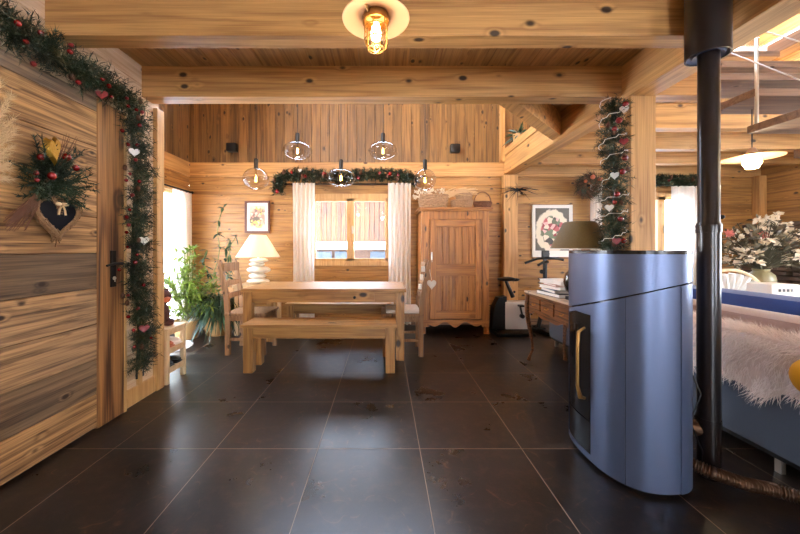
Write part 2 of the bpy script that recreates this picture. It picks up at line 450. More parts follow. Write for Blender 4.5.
# near left wall (behind garland)
b = MB(); planks(b, 0, XN, -4, 2.76, 0, 2.62, .19, 1, 1, 2); b.box(XL, XN - .012, 2.74, 2.83, 0, 5.2); struct(b.build('wall_near_left', M['pale_y'], recalc=False))
b = MB(); b.box(XN - .05, XN + .035, 2.745, 2.835, 0, 2.345, .006); struct(b.build('trim_3', M['win']))
b = MB(); b.box(XN - .02, XN + .02, 2.56, 2.60, .12, 2.3, .004); struct(b.build('trim_4', M['win']))
b = MB(); b.box(XN, XN + .02, 2.3, 2.745, 0, .13, .004); struct(b.build('baseboard_left', M['win']))
# right wall
W8 = (1.0, 2.8, .2, 2.3)
b = MB()
for (y0, y1, z0, z1) in ((-4, W8[0], 0, 5.2), (W8[0], W8[1], 0, W8[2]), (W8[0], W8[1], W8[3], 5.2), (W8[1], YW, 0, 5.2)): planks(b, 0, XR, y0, y1, z0, z1, .145, -1, 1, 2)
struct(b.build('wall_right', M['wall_y'], recalc=False))
# front wall behind the camera with two unseen windows added to let in fill daylight
b = MB()
for (x0, x1, z0, z1) in ((XN, .4, 0, 2.62), (.4, 1.7, 0, .15), (.4, 1.7, 2.3, 2.62), (1.7, 3.5, 0, 2.62), (3.5, 5.3, 0, .3), (3.5, 5.3, 2.3, 2.62), (5.3, XR, 0, 2.62)):
    planks(b, 1, -4.0, x0, x1, z0, z1, .145, 1, 0, 2)
b.box(XN, XR, -4.1, -4.05, 2.62, 5.2)
struct(b.build('wall_front', M['wall_x'], recalc=False))
def window_frame(name, axis, c, u0, u1, z0, z1, sashes, mat=None, fw=.06, dep=.07, handle=True, gl=True, sash_w=.055, c2=None):
    root = thing(name, None, None, (0, 0, 0)); del_keys(root); root['kind'] = 'structure'
    def bx(mb, a0, a1, q0, q1, d0, d1, bev=.004):
        if axis == 1: mb.box(a0, a1, c + d0, c + d1, q0, q1, bev)
        else: mb.box(c + d0, c + d1, a0, a1, q0, q1, bev)
    m = MB()
    bx(m, u0 - .02, u1 + .02, z1 - .01, z1 + fw, -dep / 2, dep); bx(m, u0 - .02, u1 + .02, z0 - fw, z0 + .01, -dep / 2, dep)
    bx(m, u0 - fw, u0 + .01, z0 - fw, z1 + fw, -dep / 2, dep); bx(m, u1 - .01, u1 + fw, z0 - fw, z1 + fw, -dep / 2, dep)
    m.build('window_frame', mat or M['win'], root)
    w = (u1 - u0) / sashes
    for i in range(sashes):
        a, bb = u0 + i * w, u0 + (i + 1) * w; m = MB()
        bx(m, a, bb, z1 - sash_w, z1, -.03, .03); bx(m, a, bb, z0, z0 + sash_w, -.03, .03); bx(m, a, a + sash_w, z0, z1, -.03, .03); bx(m, bb - sash_w, bb, z0, z1, -.03, .03)
        s = m.build('sash', mat or M['win'], root)
        g = MB(); bx(g, a + sash_w - .01, bb - sash_w + .01, z0 + sash_w - .01, z1 - sash_w + .01, -.004, .004, 0); g.build('pane', M['glass'], s)
        if handle and i == 0 and sashes > 1:
            h = MB(); zz = (z0 + z1) / 2
            if axis == 1: h.box(bb + .02, bb + .045, c - .05, c - .03, zz - .06, zz + .06, .004)
            else: h.box(c + .03, c + .05, bb - .04, bb - .015, zz - .06, zz + .06, .004)
            tag(h.build('handle', M['steel'], root))
    return root
def del_keys(o):
    for k in ('label', 'category'):
        if k in o: del o[k]
window_frame('window_1', 1, YW, *W1, 2)
window_frame('window_2', 1, YW, *W2, 2)
window_frame('window_3', 0, XL, *LW, 1)
window_frame('window_7', 1, YW, *W7, 2)
window_frame('window_8', 0, XR, *W8, 2)
window_frame('window_4', 1, -4.0, .4, 1.7, .15, 2.3, 2)
window_frame('window_5', 1, -4.0, 3.5, 5.3, .3, 2.3, 2)
# ceilings
TRI = [(.83, 2.75), (1.87, 2.75), (1.87, 3.72)]
b = MB(); planks(b, 2, 2.62, -4.0, 2.7, XN, 1.9, .19, -1, 1, 0, thick=.1)
b.prism([(x, y) for x, y in TRI], 2, 2.62, 2.70)
struct(b.build('ceiling', M['ceil'], recalc=False))
b = MB(); b.box(2.0, XR, 3.25, YW, 2.62, 2.72); b.box(2.0, XR, -4, 1.3, 2.62, 2.72); b.box(3.9, XR, 1.3, 3.25, 2.62, 2.72); struct(b.build('ceiling_right', M['ceil']))
# roof with skylight opening x 3.9..5.6, y 2.6..4.6
b = MB(); Zr = 4.1
b.box(XL, 2.3, -4.1, YW, 5.1, 5.2); b.box(2.3, 2.4, -4.1, YW, Zr, 5.2)
b.box(2.3, 3.9, -4.1, YW, Zr, Zr + .1); b.box(5.75, XR, -4.1, YW, Zr, Zr + .1); b.box(3.9, 5.75, -4.1, 2.6, Zr, Zr + .1); b.box(3.9, 5.75, 5.05, YW, Zr, Zr + .1)
struct(b.build('ceiling_roof', M['ceil']))
root = bpy.data.objects.new('window_6', None); COL.objects.link(root); root['kind'] = 'structure'
m = MB(); m.box(3.86, 3.96, 2.56, 5.1, Zr - .06, Zr + .12, .005); m.box(5.7, 5.8, 2.56, 5.1, Zr - .06, Zr + .12, .005); m.box(3.96, 5.7, 2.56, 2.66, Zr - .06, Zr + .12, .005); m.box(3.96, 5.7, 5.0, 5.1, Zr - .06, Zr + .12, .005)
m.build('window_frame', M['white'], root)
m = MB(); m.box(3.95, 5.72, 2.65, 5.02, Zr + .04, Zr + .048); m.build('pane', M['glass'], root)

# beams: cross beams, main beam, post, diagonal
def beam(name, mb, mat): return struct(mb.build(name, mat))
b = MB(); b.box(XN - .1, 1.88, 1.87, 1.99, 2.378, 2.70, .005); beam('trim_5', b, M['beam_x'])
b = MB(); b.box(XN - .1, 1.88, 2.618, 2.75, 2.378, 2.70, .005); beam('trim_6', b, M['beam_x'])
b = MB(); b.box(1.873, 2.065, -4, YW, 2.345, 2.62, .006); beam('trim_7', b, M['beam_y'])
b = MB(); b.box(1.86, 2.10, 2.75, YW, 2.623, 2.73, .005); beam('trim_8', b, M['beam_y'])
b = MB(); b.prism([(.89, 2.70), (.89 + .17, 2.70), (1.88, 3.52), (1.88, 3.69)], 2, 2.381, 2.66); beam('trim_9', b, M['beam_y'])
b = MB(); b.box(1.873, 2.065, 2.52, 2.71, 0, 2.345, .008); beam('trim_10', b, M['beam_z'])
for i, (y, x1) in enumerate(((2.585, 2.56), (3.28, XR), (3.97, XR), (4.64, XR))):
    b = MB(); b.box(2.06, x1, y, y + .115, 2.375, 2.62, .005); beam('trim_%d' % (11 + i), b, M['beam_x'])
b = MB(); b.box(PX(503, 5.1), PX(517, 5.1), 5.06, 5.17, 0, 2.31, .006); beam('trim_15', b, M['beam_z'])
b = MB(); b.box(1.80, 1.87, 5.12, 5.2, 2.53, 4.1, .004); beam('trim_16', b, M['beam_z'])
b = MB(); b.box(5.76, 5.87, 5.09, 5.2, 0, 2.31, .004); beam('trim_17', b, M['beam_z'])
b = MB(); b.box(3.85, 4.0, 1.2, 3.34, 3.10, 3.22, .005); beam('trim_18', b, M['tread_y'])
b = MB(); b.box(2.06, 2.08, 3.23, 3.25, 2.62, 2.64); b.box(2.1, XR, YW - .03, YW - .012, 0, .09, .003); b.box(XL, 2.1, YW - .03, YW - .012, 0, .09, .003)
struct(b.build('baseboard_back', M['tread']))
# roof beams upstairs
for i, y in enumerate((3.3, 4.3)):
    b = MB(); b.box(XL, 2.3, y, y + .12, 4.85, 5.1, .005); beam('trim_%d' % (19 + i), b, M['beam_x'])

# ------------------------------------------------------------------ barn door
d = thing('barn_door', 'tall reclaimed-wood door of weathered planks standing against the left wall', 'door', (-1.88, 1.2, 0))
m = MB(); planks(m, 0, -1.87, .3, 2.16, .02, 2.155, .23, 1, 1, 2, gd=.01, gw=.004, thick=.035); m.build('plank_panel', M['barn'], d, recalc=False)
m = MB(); m.box(-1.905, -1.862, 2.16, 2.379, .005, 2.155, .006); s_ = m.build('stile', M['stile'], d)
m = MB(); m.box(-1.905, -1.858, 2.379, 2.40, .005, 2.15, .002); m.build('edge_strip', M['win'], d)
m = MB(); zc = PZ(268, 2.27); m.box(-1.862, -1.852, 2.255, 2.30, zc - .13, zc + .12, .004); hp = m.build('handle_plate', M['iron'], d)
m = MB(); m.cyl((-1.855, 2.278, zc + .03), (-1.80, 2.278, zc + .03), .010, n=12); m.tube([(-1.80, 2.285, zc + .03), (-1.80, 2.22, zc + .032), (-1.803, 2.16, zc + .02)], [.011, .009, .007], 10); m.build('lever', M['iron'], hp)
m = MB(); m.cyl((-1.853, 2.278, zc - .07), (-1.846, 2.278, zc - .07), .012, n=12); m.box(-1.8465, -1.845, 2.274, 2.282, zc - .095, zc - .07); tag(m.build('keyhole', M['steel'], hp), 'steel key cylinder')

# socket
m = MB(); m.box(XN, XN + .012, 2.55, 2.63, PZ(377, 2.6), PZ(365, 2.6) + .01, .003)
so = thing('wall_socket', 'black square power socket low on the left wall under the garland', 'socket', (XN, 2.59, .25)); m.build('plate', M['black'], so)
m = MB(); m.cyl((XN + .011, 2.59, .225), (XN + .014, 2.59, .225), .022, n=20); m.build('insert', M['steel'], so)

# ------------------------------------------------------------------ garlands
def path_pts(pts, n):
    pts = [Vector(p) for p in pts]; L = [0]
    for a, bq in zip(pts[:-1], pts[1:]): L.append(L[-1] + (bq - a).length)
    out = []
    for i in range(n):
        t = L[-1] * i / (n - 1); k = 0
        while k < len(L) - 2 and L[k + 1] < t: k += 1
        u = (t - L[k]) / max(1e-9, L[k + 1] - L[k]); out.append(pts[k].lerp(pts[k + 1], u))
    return out, L[-1]
def heart_pts(w, n=28):
    o = []
    for i in range(n):
        a = 2 * PI * i / n
        o.append((16 * math.sin(a) ** 3 / 34 * w, (13 * math.cos(a) - 5 * math.cos(2 * a) - 2 * math.cos(3 * a) - math.cos(4 * a)) / 34 * w))
    return o
def rand_dir():
    while True:
        v = Vector((R.uniform(-1, 1), R.uniform(-1, 1), R.uniform(-1, 1)))
        if .1 < v.length < 1: return v.normalized()
def garland(name, label, pts, rad, density, needle=.05, width=.005, mat='needle', baubles=0, cones=0, hearts=0, lights=0, br=.02, flat=None, cone_r=.022, out=None):
    P, L = path_pts(pts, 60); root = thing(name, label, 'garland', P[0])
    m = MB(); nb = int(L * density)
    mb2 = MB()
    m.tube(P, rad * .12, 6)
    for i in range(nb):
        t = R.random() * (len(P) - 1); t += .9 * math.sin(t * 1.9); t = min(max(t, 0), len(P) - 1.01); k = int(t); p = P[k].lerp(P[min(k + 1, len(P) - 1)], t - k)
        ax = (P[min(k + 1, len(P) - 1)] - P[max(k - 1, 0)]).normalized()
        dd = rand_dir(); dd = (dd - ax * dd.dot(ax) * .3)
        if flat is not None:
            c = dd.dot(flat)
            if c < 0: dd -= 2 * c * flat
        dd.normalize(); ln = rad * R.uniform(.5, 1.15)
        tip = p + dd * ln
        tgt = mb2 if R.random() < .3 else m
        m.blade(p, dd, ln, .004)
        for j in range(12):
            q = p + dd * ln * (.3 + .7 * j / 11)
            nd = (dd * .7 + rand_dir()).normalized()
            tgt.blade(q, nd, needle * R.uniform(.6, 1.1), width, side=nd.cross(rand_dir()))
    m.build('greenery', M[mat], root, recalc=False)
    mb2.build('greenery_frosted', M['needle2'], root, recalc=False)
    def surf(t):
        k = int(t * (len(P) - 1)); p = P[k]; v = rand_dir() * .6
        if out is not None: v = v * 1.1 + Vector(out)
        ax = (P[min(k + 1, len(P) - 1)] - P[max(k - 1, 0)]).normalized(); v = v - ax * v.dot(ax); v.normalize()
        return p + v * rad * .85, v
    for i in range(baubles):
        p, v = surf((i + R.random() * .8) / baubles * .97); q = MB(); q.ball(p, br * R.uniform(.8, 1.2), n=14); q.cyl(p + v * br, p + v * br * 1.3, br * .2, n=6)
        tag(q.build('bauble', M['red'] if R.random() < .8 else M['redm'], root, True), 'glossy red bauble')
    for i in range(cones):
        p, v = surf((i + R.random() * .8) / cones * .97); q = MB()
        for l in range(6):
            rr = cone_r * (1 - l / 7); z = l * cone_r * .4
            for a in range(8):
                an = a * PI / 4 + l * .4; dv = Vector((math.cos(an), math.sin(an), .5))
                q.blade(p + Vector((0, 0, z - cone_r)), dv, rr * 1.2, rr * .8, side=Vector((-math.sin(an), math.cos(an), 0)))
        q.ball(p, cone_r * .6, sz=1.4, n=8); tag(q.build('pine_cone', M['cone'], root), 'brown pine cone')
    for i in range(hearts):
        p, v = surf((i + .5) / hearts); w = rad * .55; q = MB(); hp_ = heart_pts(w)
        u = Vector(out).normalized() if out is not None else v
        s_ = Vector((0, 0, 1)).cross(u).normalized(); f0 = []; f1 = []
        for hx, hz in hp_: f0.append(q.bm.verts.new(p + s_ * hx + Vector((0, 0, hz)))); f1.append(q.bm.verts.new(p + s_ * hx + Vector((0, 0, hz)) + u * .012))
        q.bm.faces.new(f0[::-1]); q.bm.faces.new(f1)
        for k in range(len(f0)): q.bm.faces.new((f0[k], f0[(k + 1) % len(f0)], f1[(k + 1) % len(f0)], f1[k]))
        mt = [('white heart', M['stone']), ('dark red heart', M['redm']), ('pale silver heart', M['silver'])][i % 3]
        tag(q.build('heart_ornament', mt[1], root), mt[0] + ' ornament')
    if lights:
        pts2 = []
        for i in range(lights * 6):
            t = i / (lights * 6 - 1); k = int(t * (len(P) - 1)); a = i * .19 + .6 * math.sin(i * .07)
            ax = (P[min(k + 1, len(P) - 1)] - P[max(k - 1, 0)]).normalized(); u = ax.orthogonal().normalized(); w = ax.cross(u)
            pts2.append(P[k] + (u * math.cos(a) + w * math.sin(a)) * rad * .8)
        q = MB(); q.tube(pts2, .0022, 5); tag(q.build('light_string', M['paper'], root), 'white wire of the light string')
    return root
XG = -1.835
garland('fir_garland', 'thick fir garland with red baubles along the top and right side of the barn door',
        [(XG, 1.2, 2.27), (XG, 1.6, 2.245), (XG, 2.0, 2.24), (XG, 2.25, 2.24), (XG, 2.40, 2.18), (XG - .01, 2.44, 2.0), (XG, 2.46, 1.7), (XG, 2.44, 1.4), (XG, 2.43, 1.15), (XG, 2.42, .95), (XG, 2.46, .75), (XG, 2.50, .55), (XG + .01, 2.46, .3)],
        .125, 620, .05, .0055, baubles=44, cones=14, hearts=5, br=.013, out=(.55, -.75, 0), lights=0, flat=Vector((1, 0, 0)))
XP = 1.75
garland('post_garland', 'fir garland with white light string and ornaments hanging on the wooden post',
        [(XP, 2.53, 2.30), (XP - .01, 2.53, 2.0), (XP + .01, 2.52, 1.7), (XP - .01, 2.53, 1.4), (XP, 2.54, 1.12)],
        .112, 640, .045, .0055, baubles=9, cones=9, hearts=5, br=.02, out=(-.3, -1, 0), lights=44)
Yg = 5.08
garland('window_garland', 'dark green garland draped over the dining window curtain rod',
        [(-1.60, Yg, 2.05), (-1.64, Yg, 2.16), (-1.55, Yg, 2.29), (-1.3, Yg, 2.31), (-.7, Yg, 2.29), (-.1, Yg, 2.32), (.2, Yg, 2.31), (.42, Yg, 2.27), (.5, Yg, 2.2)],
        .11, 520, .055, .011, baubles=8, cones=8, hearts=2, br=.028, out=(0, -1, 0), cone_r=.04)
garland('living_room_garland', 'green garland with white hearts above the living room window behind the black flue pipe',
        [(3.6, 5.04, 2.24), (4.2, 5.04, 2.22), (4.95, 5.04, 2.23)], .08, 480, .055, .011, cones=4, hearts=3, out=(0, -1, 0), cone_r=.035)
# twig wreath near window 2
wc = Vector((PX(589, 4.9), 4.9, PZ(186, 4.9)))
wr = thing('twig_wreath', 'round brown twig wreath hanging left of the garlanded post', 'wreath', wc)
m = MB(); g2 = MB()
for i in range(1500):
    a = R.uniform(0, 2 * PI); rr = .12 + R.uniform(-.08, .05); p = wc + Vector((math.cos(a) * rr, R.uniform(-.03, .03), math.sin(a) * rr))
    dv = (Vector((math.cos(a), 0, math.sin(a))) * R.uniform(.2, 1) + Vector((-math.sin(a), 0, math.cos(a))) * .9 + rand_dir() * .3)
    (m if R.random() < .5 else g2).blade(p, dv, R.uniform(.07, .15), .009, side=rand_dir())
m.build('twig_ring', M['twig'], wr, recalc=False); g2.build('greenery', M['needle'], wr, recalc=False)
q = MB(); q.ball(wc + Vector((.02, -.06, .12)), .035, n=12); q.ball(wc + Vector((.13, -.05, .09)), .03, n=12); q.ball(wc + Vector((-.08, -.05, .06)), .025, n=12); q.build('dried_orange', M['leather'], wr, True)

# ------------------------------------------------------------------ door bouquet, heart wreath
bc = Vector((-1.83, 0, 0))
def dp(px, py, x=-1.82):  # point on the door plane under an image position
    Y = F * (-x) / (384 - px); return Vector((x, Y, PZ(py, Y)))
bq = thing('fir_bouquet', 'Christmas bouquet of fir twigs, gold heart and red apples hung on the barn door', 'bouquet', dp(48, 200))
m = MB(); c0 = dp(50, 182, -1.835)
for i in range(90):
    a = R.uniform(-.8, PI + .8); dv = Vector((.25 + R.uniform(-.1, .3), math.cos(a), math.sin(a))).normalized(); ln = R.uniform(.1, .25)
    st = c0 + Vector((0, R.uniform(-.03, .03), R.uniform(-.06, .04)))
    m.tube([st, st + dv * ln], .002, 4)
    for j in range(55):
        q = st + dv * ln * R.random(); nd = (dv * .8 + rand_dir() * .9).normalized(); m.blade(q, nd, R.uniform(.02, .04), .006, side=nd.cross(rand_dir()))
m.build('fir_twigs', M['needle'], bq, recalc=False)
m = MB()
for i in range(60):
    s0 = dp(38, 190) + Vector((.01, R.uniform(-.01, .01), 0)); e = dp(3 + R.uniform(0, 24), 222 + R.uniform(-6, 10), -1.84)
    mid = s0.lerp(e, .5) + Vector((.02, 0, R.uniform(-.01, .02))); m.tube([s0 + Vector((0, .05, .08)), s0, mid, e], .0018, 4)
m.build('straw_tail', M['twig'], bq)
m = MB()
for i in range(14):
    s0 = dp(52, 180); e = dp(64 + R.uniform(0, 22), 132 + R.uniform(0, 25)); m.tube([s0, s0.lerp(e, .6) + rand_dir() * .01, e], [.003, .002, .001], 4)
m.build('bare_twigs', M['twig'], bq)
for (px, py, r) in ((41, 157, .017), (67, 157, .021), (52, 176, .021), (36, 173, .014), (76, 168, .018), (37, 180, .012)):
    m = MB(); m.ball(dp(px, py, -1.77), r, n=16); m.build('apple', M['red'], bq, True)
m = MB(); hp_ = heart_pts(.105); c = dp(52, 149, -1.765); ra = math.radians(14); f0 = []; f1 = []
for hx, hz in hp_:
    a, bq_ = hx * math.cos(ra) - hz * math.sin(ra), hx * math.sin(ra) + hz * math.cos(ra)
    f0.append(m.bm.verts.new(c + Vector((0, a, bq_ * 1.75)))); f1.append(m.bm.verts.new(c + Vector((.02, a * .6, bq_ * 1.3))))
m.bm.faces.new(f0[::-1]); m.bm.faces.new(f1)
for k in range(len(f0)): m.bm.faces.new((f0[k], f0[(k + 1) % len(f0)], f1[(k + 1) % len(f0)], f1[k]))
tag(m.build('gold_heart', M['gold'], bq), 'shiny gold heart ornament')
hw = thing('heart_wreath', 'heart-shaped wicker frame around a black slate on the barn door', 'wreath', dp(57, 217))
c = dp(57, 215, -1.835); w = .255
hp_ = [(x, z * 1.02) for x, z in heart_pts(w, 48)]
m = MB(); f0 = [m.bm.verts.new(c + Vector((.012, x * .85, z * .85))) for x, z in hp_]; m.bm.faces.new(f0); f1 = [m.bm.verts.new(c + Vector((-.01, x * .85, z * .85))) for x, z in hp_]; m.bm.faces.new(f1[::-1])
m.build('slate', M['slate'], hw)
m = MB(); rp = [c + Vector((0, x, z)) for x, z in hp_]; m.tube(rp + [rp[0], rp[1]], .019, 8)
for i in range(420):
    k = R.randrange(48); p = rp[k]; nx = rp[(k + 1) % 48]; dv = (nx - p).normalized(); m.tube([p + rand_dir() * .02, p + rand_dir() * .022 + dv * .03], .0035, 4)
m.build('wicker_rim', M['rim'], hw)
m = MB()
for sgn in (-1, 1):
    m.ball(c + Vector((.03, sgn * .02, .06)), .011, sy=1.6, n=10); m.tube([c + Vector((.03, 0, .058)), c + Vector((.03, sgn * .015, .03)), c + Vector((.03, sgn * .02, .0))], .005, 6)
m.ball(c + Vector((.035, 0, .06)), .010, n=8); tag(m.build('bow', M['pampas'], hw, True), 'small beige bow')

# pampas grass at left edge
pg = thing('pampas_grass', 'pale dried pampas grass at the left edge in front of the barn door', 'dried grass', (-1.72, 1.36, 0))
m = MB()
for s in range(22):
    e = dp(-2 + R.uniform(0, 18), 78 + s * 5 + R.uniform(-6, 6), -1.74); s0 = Vector((-1.74, 1.36, 1.35)); 
    mid = s0.lerp(e, .55) + Vector((0, 0, .05)); m.tube([Vector((-1.72, 1.3, .5)), s0, mid, e], [.003, .002, .0015, .0008], 4)
    for j in range(150):
        t = R.uniform(.1, 1); q = mid.lerp(e, t); dv = ((e - mid).normalized() * 1.2 + rand_dir()).normalized(); m.blade(q, dv, R.uniform(.02, .05), .0022, side=rand_dir())
m.build('plumes', M['pampas'], pg, recalc=False)
m = MB(); m.lathe([(0, 0), (.05, 0), (.06, .15), (.055, .4), (.04, .55), (.045, .6), (.04, .6), (.035, .5)], (-1.72, 1.3, 0), 24); m.build('vase', M['stone'], pg, True)

# ------------------------------------------------------------------ curtains
def curtain(name, label, axis, c, u0, u1, z0, z1, folds, amp=.025, group=None):
    m = MB(); nu = folds * 10; nz = 14; g = []
    ph = R.uniform(0, 6)
    for j in range(nz + 1):
        t = j / nz; z = z1 + (z0 - z1) * t; row = []
        for i in range(nu + 1):
            s = i / nu; u = u0 + (u1 - u0) * (s * (1 - .05 * math.sin(PI * t)) + .025 * math.sin(PI * t))
            off = amp * (.7 + .3 * t) * math.sin(s * folds * 2 * PI + ph + .4 * math.sin(3 * t)) + .3 * amp * math.sin(s * folds * 5.3 + 2 * t)
            row.append(m.bm.verts.new((u, c + off, z) if axis == 0 else (c + off, u, z)))
        g.append(row)
    for j in range(nz):
        for i in range(nu): m.bm.faces.new((g[j][i], g[j][i + 1], g[j + 1][i + 1], g[j + 1][i]))
    o = m.build(name, M['curtain'], None, True, angle=0); return tag(o, label, 'curtain', group)
curtain('curtain', 'white linen curtain left of the dining window', 0, 5.03, PX(293, 5.03), PX(315, 5.03), .04, PZ(183, 5.03), 5)
curtain('curtain', 'white linen curtain right of the dining window beside the wardrobe', 0, 5.03, PX(388, 5.03), PX(411, 5.03), .04, PZ(183, 5.03), 5)
curtain('curtain', 'white curtain over the glazed garden door in the left corner', 1, -2.93, 4.62, 5.08, .04, 2.02, 6)
curtain('curtain', 'white curtain of the living room window beside the flue pipe', 0, 5.03, PX(672, 5.03), PX(701, 5.03), .04, PZ(186, 5.03), 5)
curtain('curtain', 'white curtain behind the post garland and mottled lamp shade', 0, 5.03, PX(591, 5.03), PX(603, 5.03), .04, PZ(184, 5.03), 3)
for nm, lb, p0, p1 in (('curtain_rod', 'dark curtain rod above the dining window', (-1.5, 5.06, 2.17), (.48, 5.06, 2.17)), ('curtain_rod', 'dark curtain rod above the living room window', (3.1, 5.06, 2.15), (4.95, 5.06, 2.15)), ('curtain_rod', 'dark curtain rod above the garden door in the left corner', (-2.96, 3.7, 2.05), (-2.96, 5.12, 2.05))):
    m = MB(); m.cyl(p0, p1, .012, n=10); m.ball(p0, .022, n=10); m.ball(p1, .022, n=10)
    for t in (.04, .96):
        q = Vector(p0).lerp(Vector(p1), t); m.bar(q, q + (Vector((0, .14, 0)) if abs(p0[1] - p1[1]) < .1 else Vector((-.1, 0, 0))), .012)
    tag(m.build(nm, M['iron'], None, True), lb, 'curtain rod')

# ------------------------------------------------------------------ pictures, speakers
def art(pal, bg, scale, name):
    t = NT(name); P, S = t.xyz()
    vo = t.node('ShaderNodeTexVoronoi'); vo.inputs['Scale'].default_value = scale; t.link(P, vo.inputs['Vector'])
    sp = t.node('ShaderNodeSeparateColor'); t.link(vo.outputs['Color'], sp.inputs[0])
    cr = t.node('ShaderNodeValToRGB'); cr.color_ramp.interpolation = 'CONSTANT'
    for i, c in enumerate(pal):
        e = cr.color_ramp.elements[i] if i < 2 else cr.color_ramp.elements.new(i / len(pal))
        e.position = i / len(pal); e.color = lin(*c)
    t.link(sp.outputs[0], cr.inputs[0])
    rad = t.math('SQRT', t.math('ADD', t.math('POWER', S[0], 2), t.math('MULTIPLY', t.math('POWER', S[2], 2), .6)))
    rad = t.math('ADD', rad, t.math('MULTIPLY', t.noise(P, 12), .08))
    return t, cr.outputs[0], rad
def picture(name, label, px0, px1, py0, py1, fw, fmat, passe, artf, Y=5.17):
    x0, x1, z1, z0 = PX(px0, Y), PX(px1, Y), PZ(py0, Y), PZ(py1, Y); cx, cz = (x0 + x1) / 2, (z0 + z1) / 2
    r = thing(name, label, 'picture', (cx, Y, cz))
    m = MB(); m.box(x0, x1, Y - .02, Y + .01, z1 - fw, z1, .003); m.box(x0, x1, Y - .02, Y + .01, z0, z0 + fw, .003); m.box(x0, x0 + fw, Y - .02, Y + .01, z0 + fw, z1 - fw, .003); m.box(x1 - fw, x1, Y - .02, Y + .01, z0 + fw, z1 - fw, .003)
    m.build('picture_frame', fmat, r)
    m = MB(); m.box(x0 + fw - .002, x1 - fw + .002, Y - .006, Y + .004, z0 + fw - .002, z1 - fw + .002); m.build('passepartout', passe, r)
    a = fw + artf[1]; m = MB(); m.box(x0 + a, x1 - a, Y - .009, Y - .005, z0 + artf[2], z1 - a); o = m.build('print', artf[0], r); return r
t, c, rad = art([(206, 168, 140), (190, 130, 110), (120, 90, 80), (228, 206, 180), (90, 80, 60), (210, 180, 90)], None, 28, 'small floral print')
t.link(t.mix(t.mapr(rad, .15, .2), c, lin(232, 214, 190)), t.b.inputs['Base Color'])
picture('small_picture', 'small brown-framed picture above the white table lamp', 245, 270, 201, 233, .03, M['frame'], M['paper'], (t.m, .045, .075))
t, c, rad = art([(190, 90, 90), (226, 180, 170), (96, 96, 70), (236, 214, 190), (150, 60, 60), (110, 120, 90), (60, 50, 45)], None, 16, 'bouquet print')
c2 = t.mix(t.mapr(rad, .21, .23), c, lin(226, 212, 186)); c2 = t.mix(t.mapr(rad, .29, .305), c2, lin(84, 78, 66)); t.link(c2, t.b.inputs['Base Color'])
picture('flower_picture', 'large white-framed print of a flower bouquet behind the mottled lamp', 532, 572, 205, 257, .02, M['white'], M['paper'], (t.m, .03, .10))
for px, py, lb in ((232, 147.5, 'small black speaker on the upper wall left of the pendants'), (455, 148.5, 'small black speaker on the upper wall above the wardrobe')):
    Y = 5.12; sp_ = thing('speaker', lb, 'speaker', (PX(px, Y), Y, PZ(py, Y)), 'wall speakers'); m = MB(); x, z = PX(px, Y), PZ(py, Y)
    m.box(x - .075, x + .075, Y - .05, Y + .06, z - .065, z + .065, .02); m.build('cabinet', M['black'], sp_, True)
    m = MB(); m.cyl((x, Y + .05, z), (x, Y + .085, z), .03, n=12); m.build('bracket', M['iron'], sp_)
# dried spiky star on back post
m = MB(); c = Vector((PX(517, 5.03), 5.02, PZ(190, 5.03)))
for i in range(34):
    a = R.uniform(0, 2 * PI); e = c + Vector((math.cos(a) * R.uniform(.15, .36), -.05 * R.random(), -abs(math.sin(a)) * R.uniform(-.12, .26))); m.tube([c, c.lerp(e, .5) + Vector((0, -.02, .02)), e], [.006, .004, .0015], 5)
m.ball(c, .03, n=8); m.cyl(c, c + Vector((0, .04, 0)), .008, n=6)
sd = m.build('dried_thistle', M['iron']); tag(sd, 'dark spiky dried thistle hung on the upright post right of the wardrobe', 'decoration')

# ------------------------------------------------------------------ pendants
def pendant(label, px, py, wpx, hpx, Y=3.9):
    x, z = PX(px, Y), PZ(py, Y); rx = wpx / 2 * Y / F; rz = hpx / 2 * Y / F
    p = thing('pendant_lamp', label, 'pendant lamp', (x, Y, z), 'glass pendants over the dining table')
    m = MB(); m.cyl((x, Y, z + rz), (x, Y, 5.1), .0035, n=6); m.build('cord', M['cable'], p)
    m = MB(); m.lathe([(0, 0), (.022, 0), (.024, .03), (.024, .11), (.018, .12), (0, .12)], (x, Y, z + rz - .01), 16); m.build('lamp_holder', M['black'], p, True)
    m = MB(); pr = []
    for i in range(15):
        a = -PI / 2 + .28 + (PI - .45) * i / 14; pr.append((rx * math.cos(a), rz * math.sin(a)))
    m.lathe(pr, (x, Y, z), 40); m.build('glass_globe', M['bulbglass'], p, True, angle=0)
    m = MB(); m.lathe([(0, -.045), (.02, -.04), (.028, -.015), (.02, .02), (.012, .035), (.012, rz)], (x, Y, z), 20); bl = m.build('bulb', M['bulbglass'], p, True, angle=0)
    m = MB()
    for k in range(4):
        a = k * PI / 2; dx, dy = math.cos(a) * .010, math.sin(a) * .010; m.tube([(x + dx * .5, Y + dy * .5, z + .03), (x + dx, Y + dy, z - .03)], .0025, 5)
    m.ball((x, Y, z), .008, sz=2.5, n=8)
    m.build('filament', M['fil'], bl)
    l = bpy.data.lights.new('pendant light', 'POINT'); l.energy = 3.5; l.color = (1, .78, .5); l.shadow_soft_size = .03
    lo = bpy.data.objects.new('pendant_light', l); COL.objects.link(lo); lo.location = (x, Y, z - rz - .05); 
for px, py, w_, h_, lb in ((256, 179, 25, 22, 'round glass pendant, leftmost over the table, above the cream lamp'), (297.5, 151, 29, 17, 'flat oval glass pendant hanging high, left of the dining window'), (341, 178, 29, 18, 'flat oval glass pendant hanging low in front of the dining window'), (383, 151, 28, 17, 'flat oval glass pendant hanging high, right of the window centre'), (425, 180, 22, 22, 'round glass pendant, rightmost over the table, in front of the wardrobe baskets')):
    pendant(lb, px, py, w_, h_)

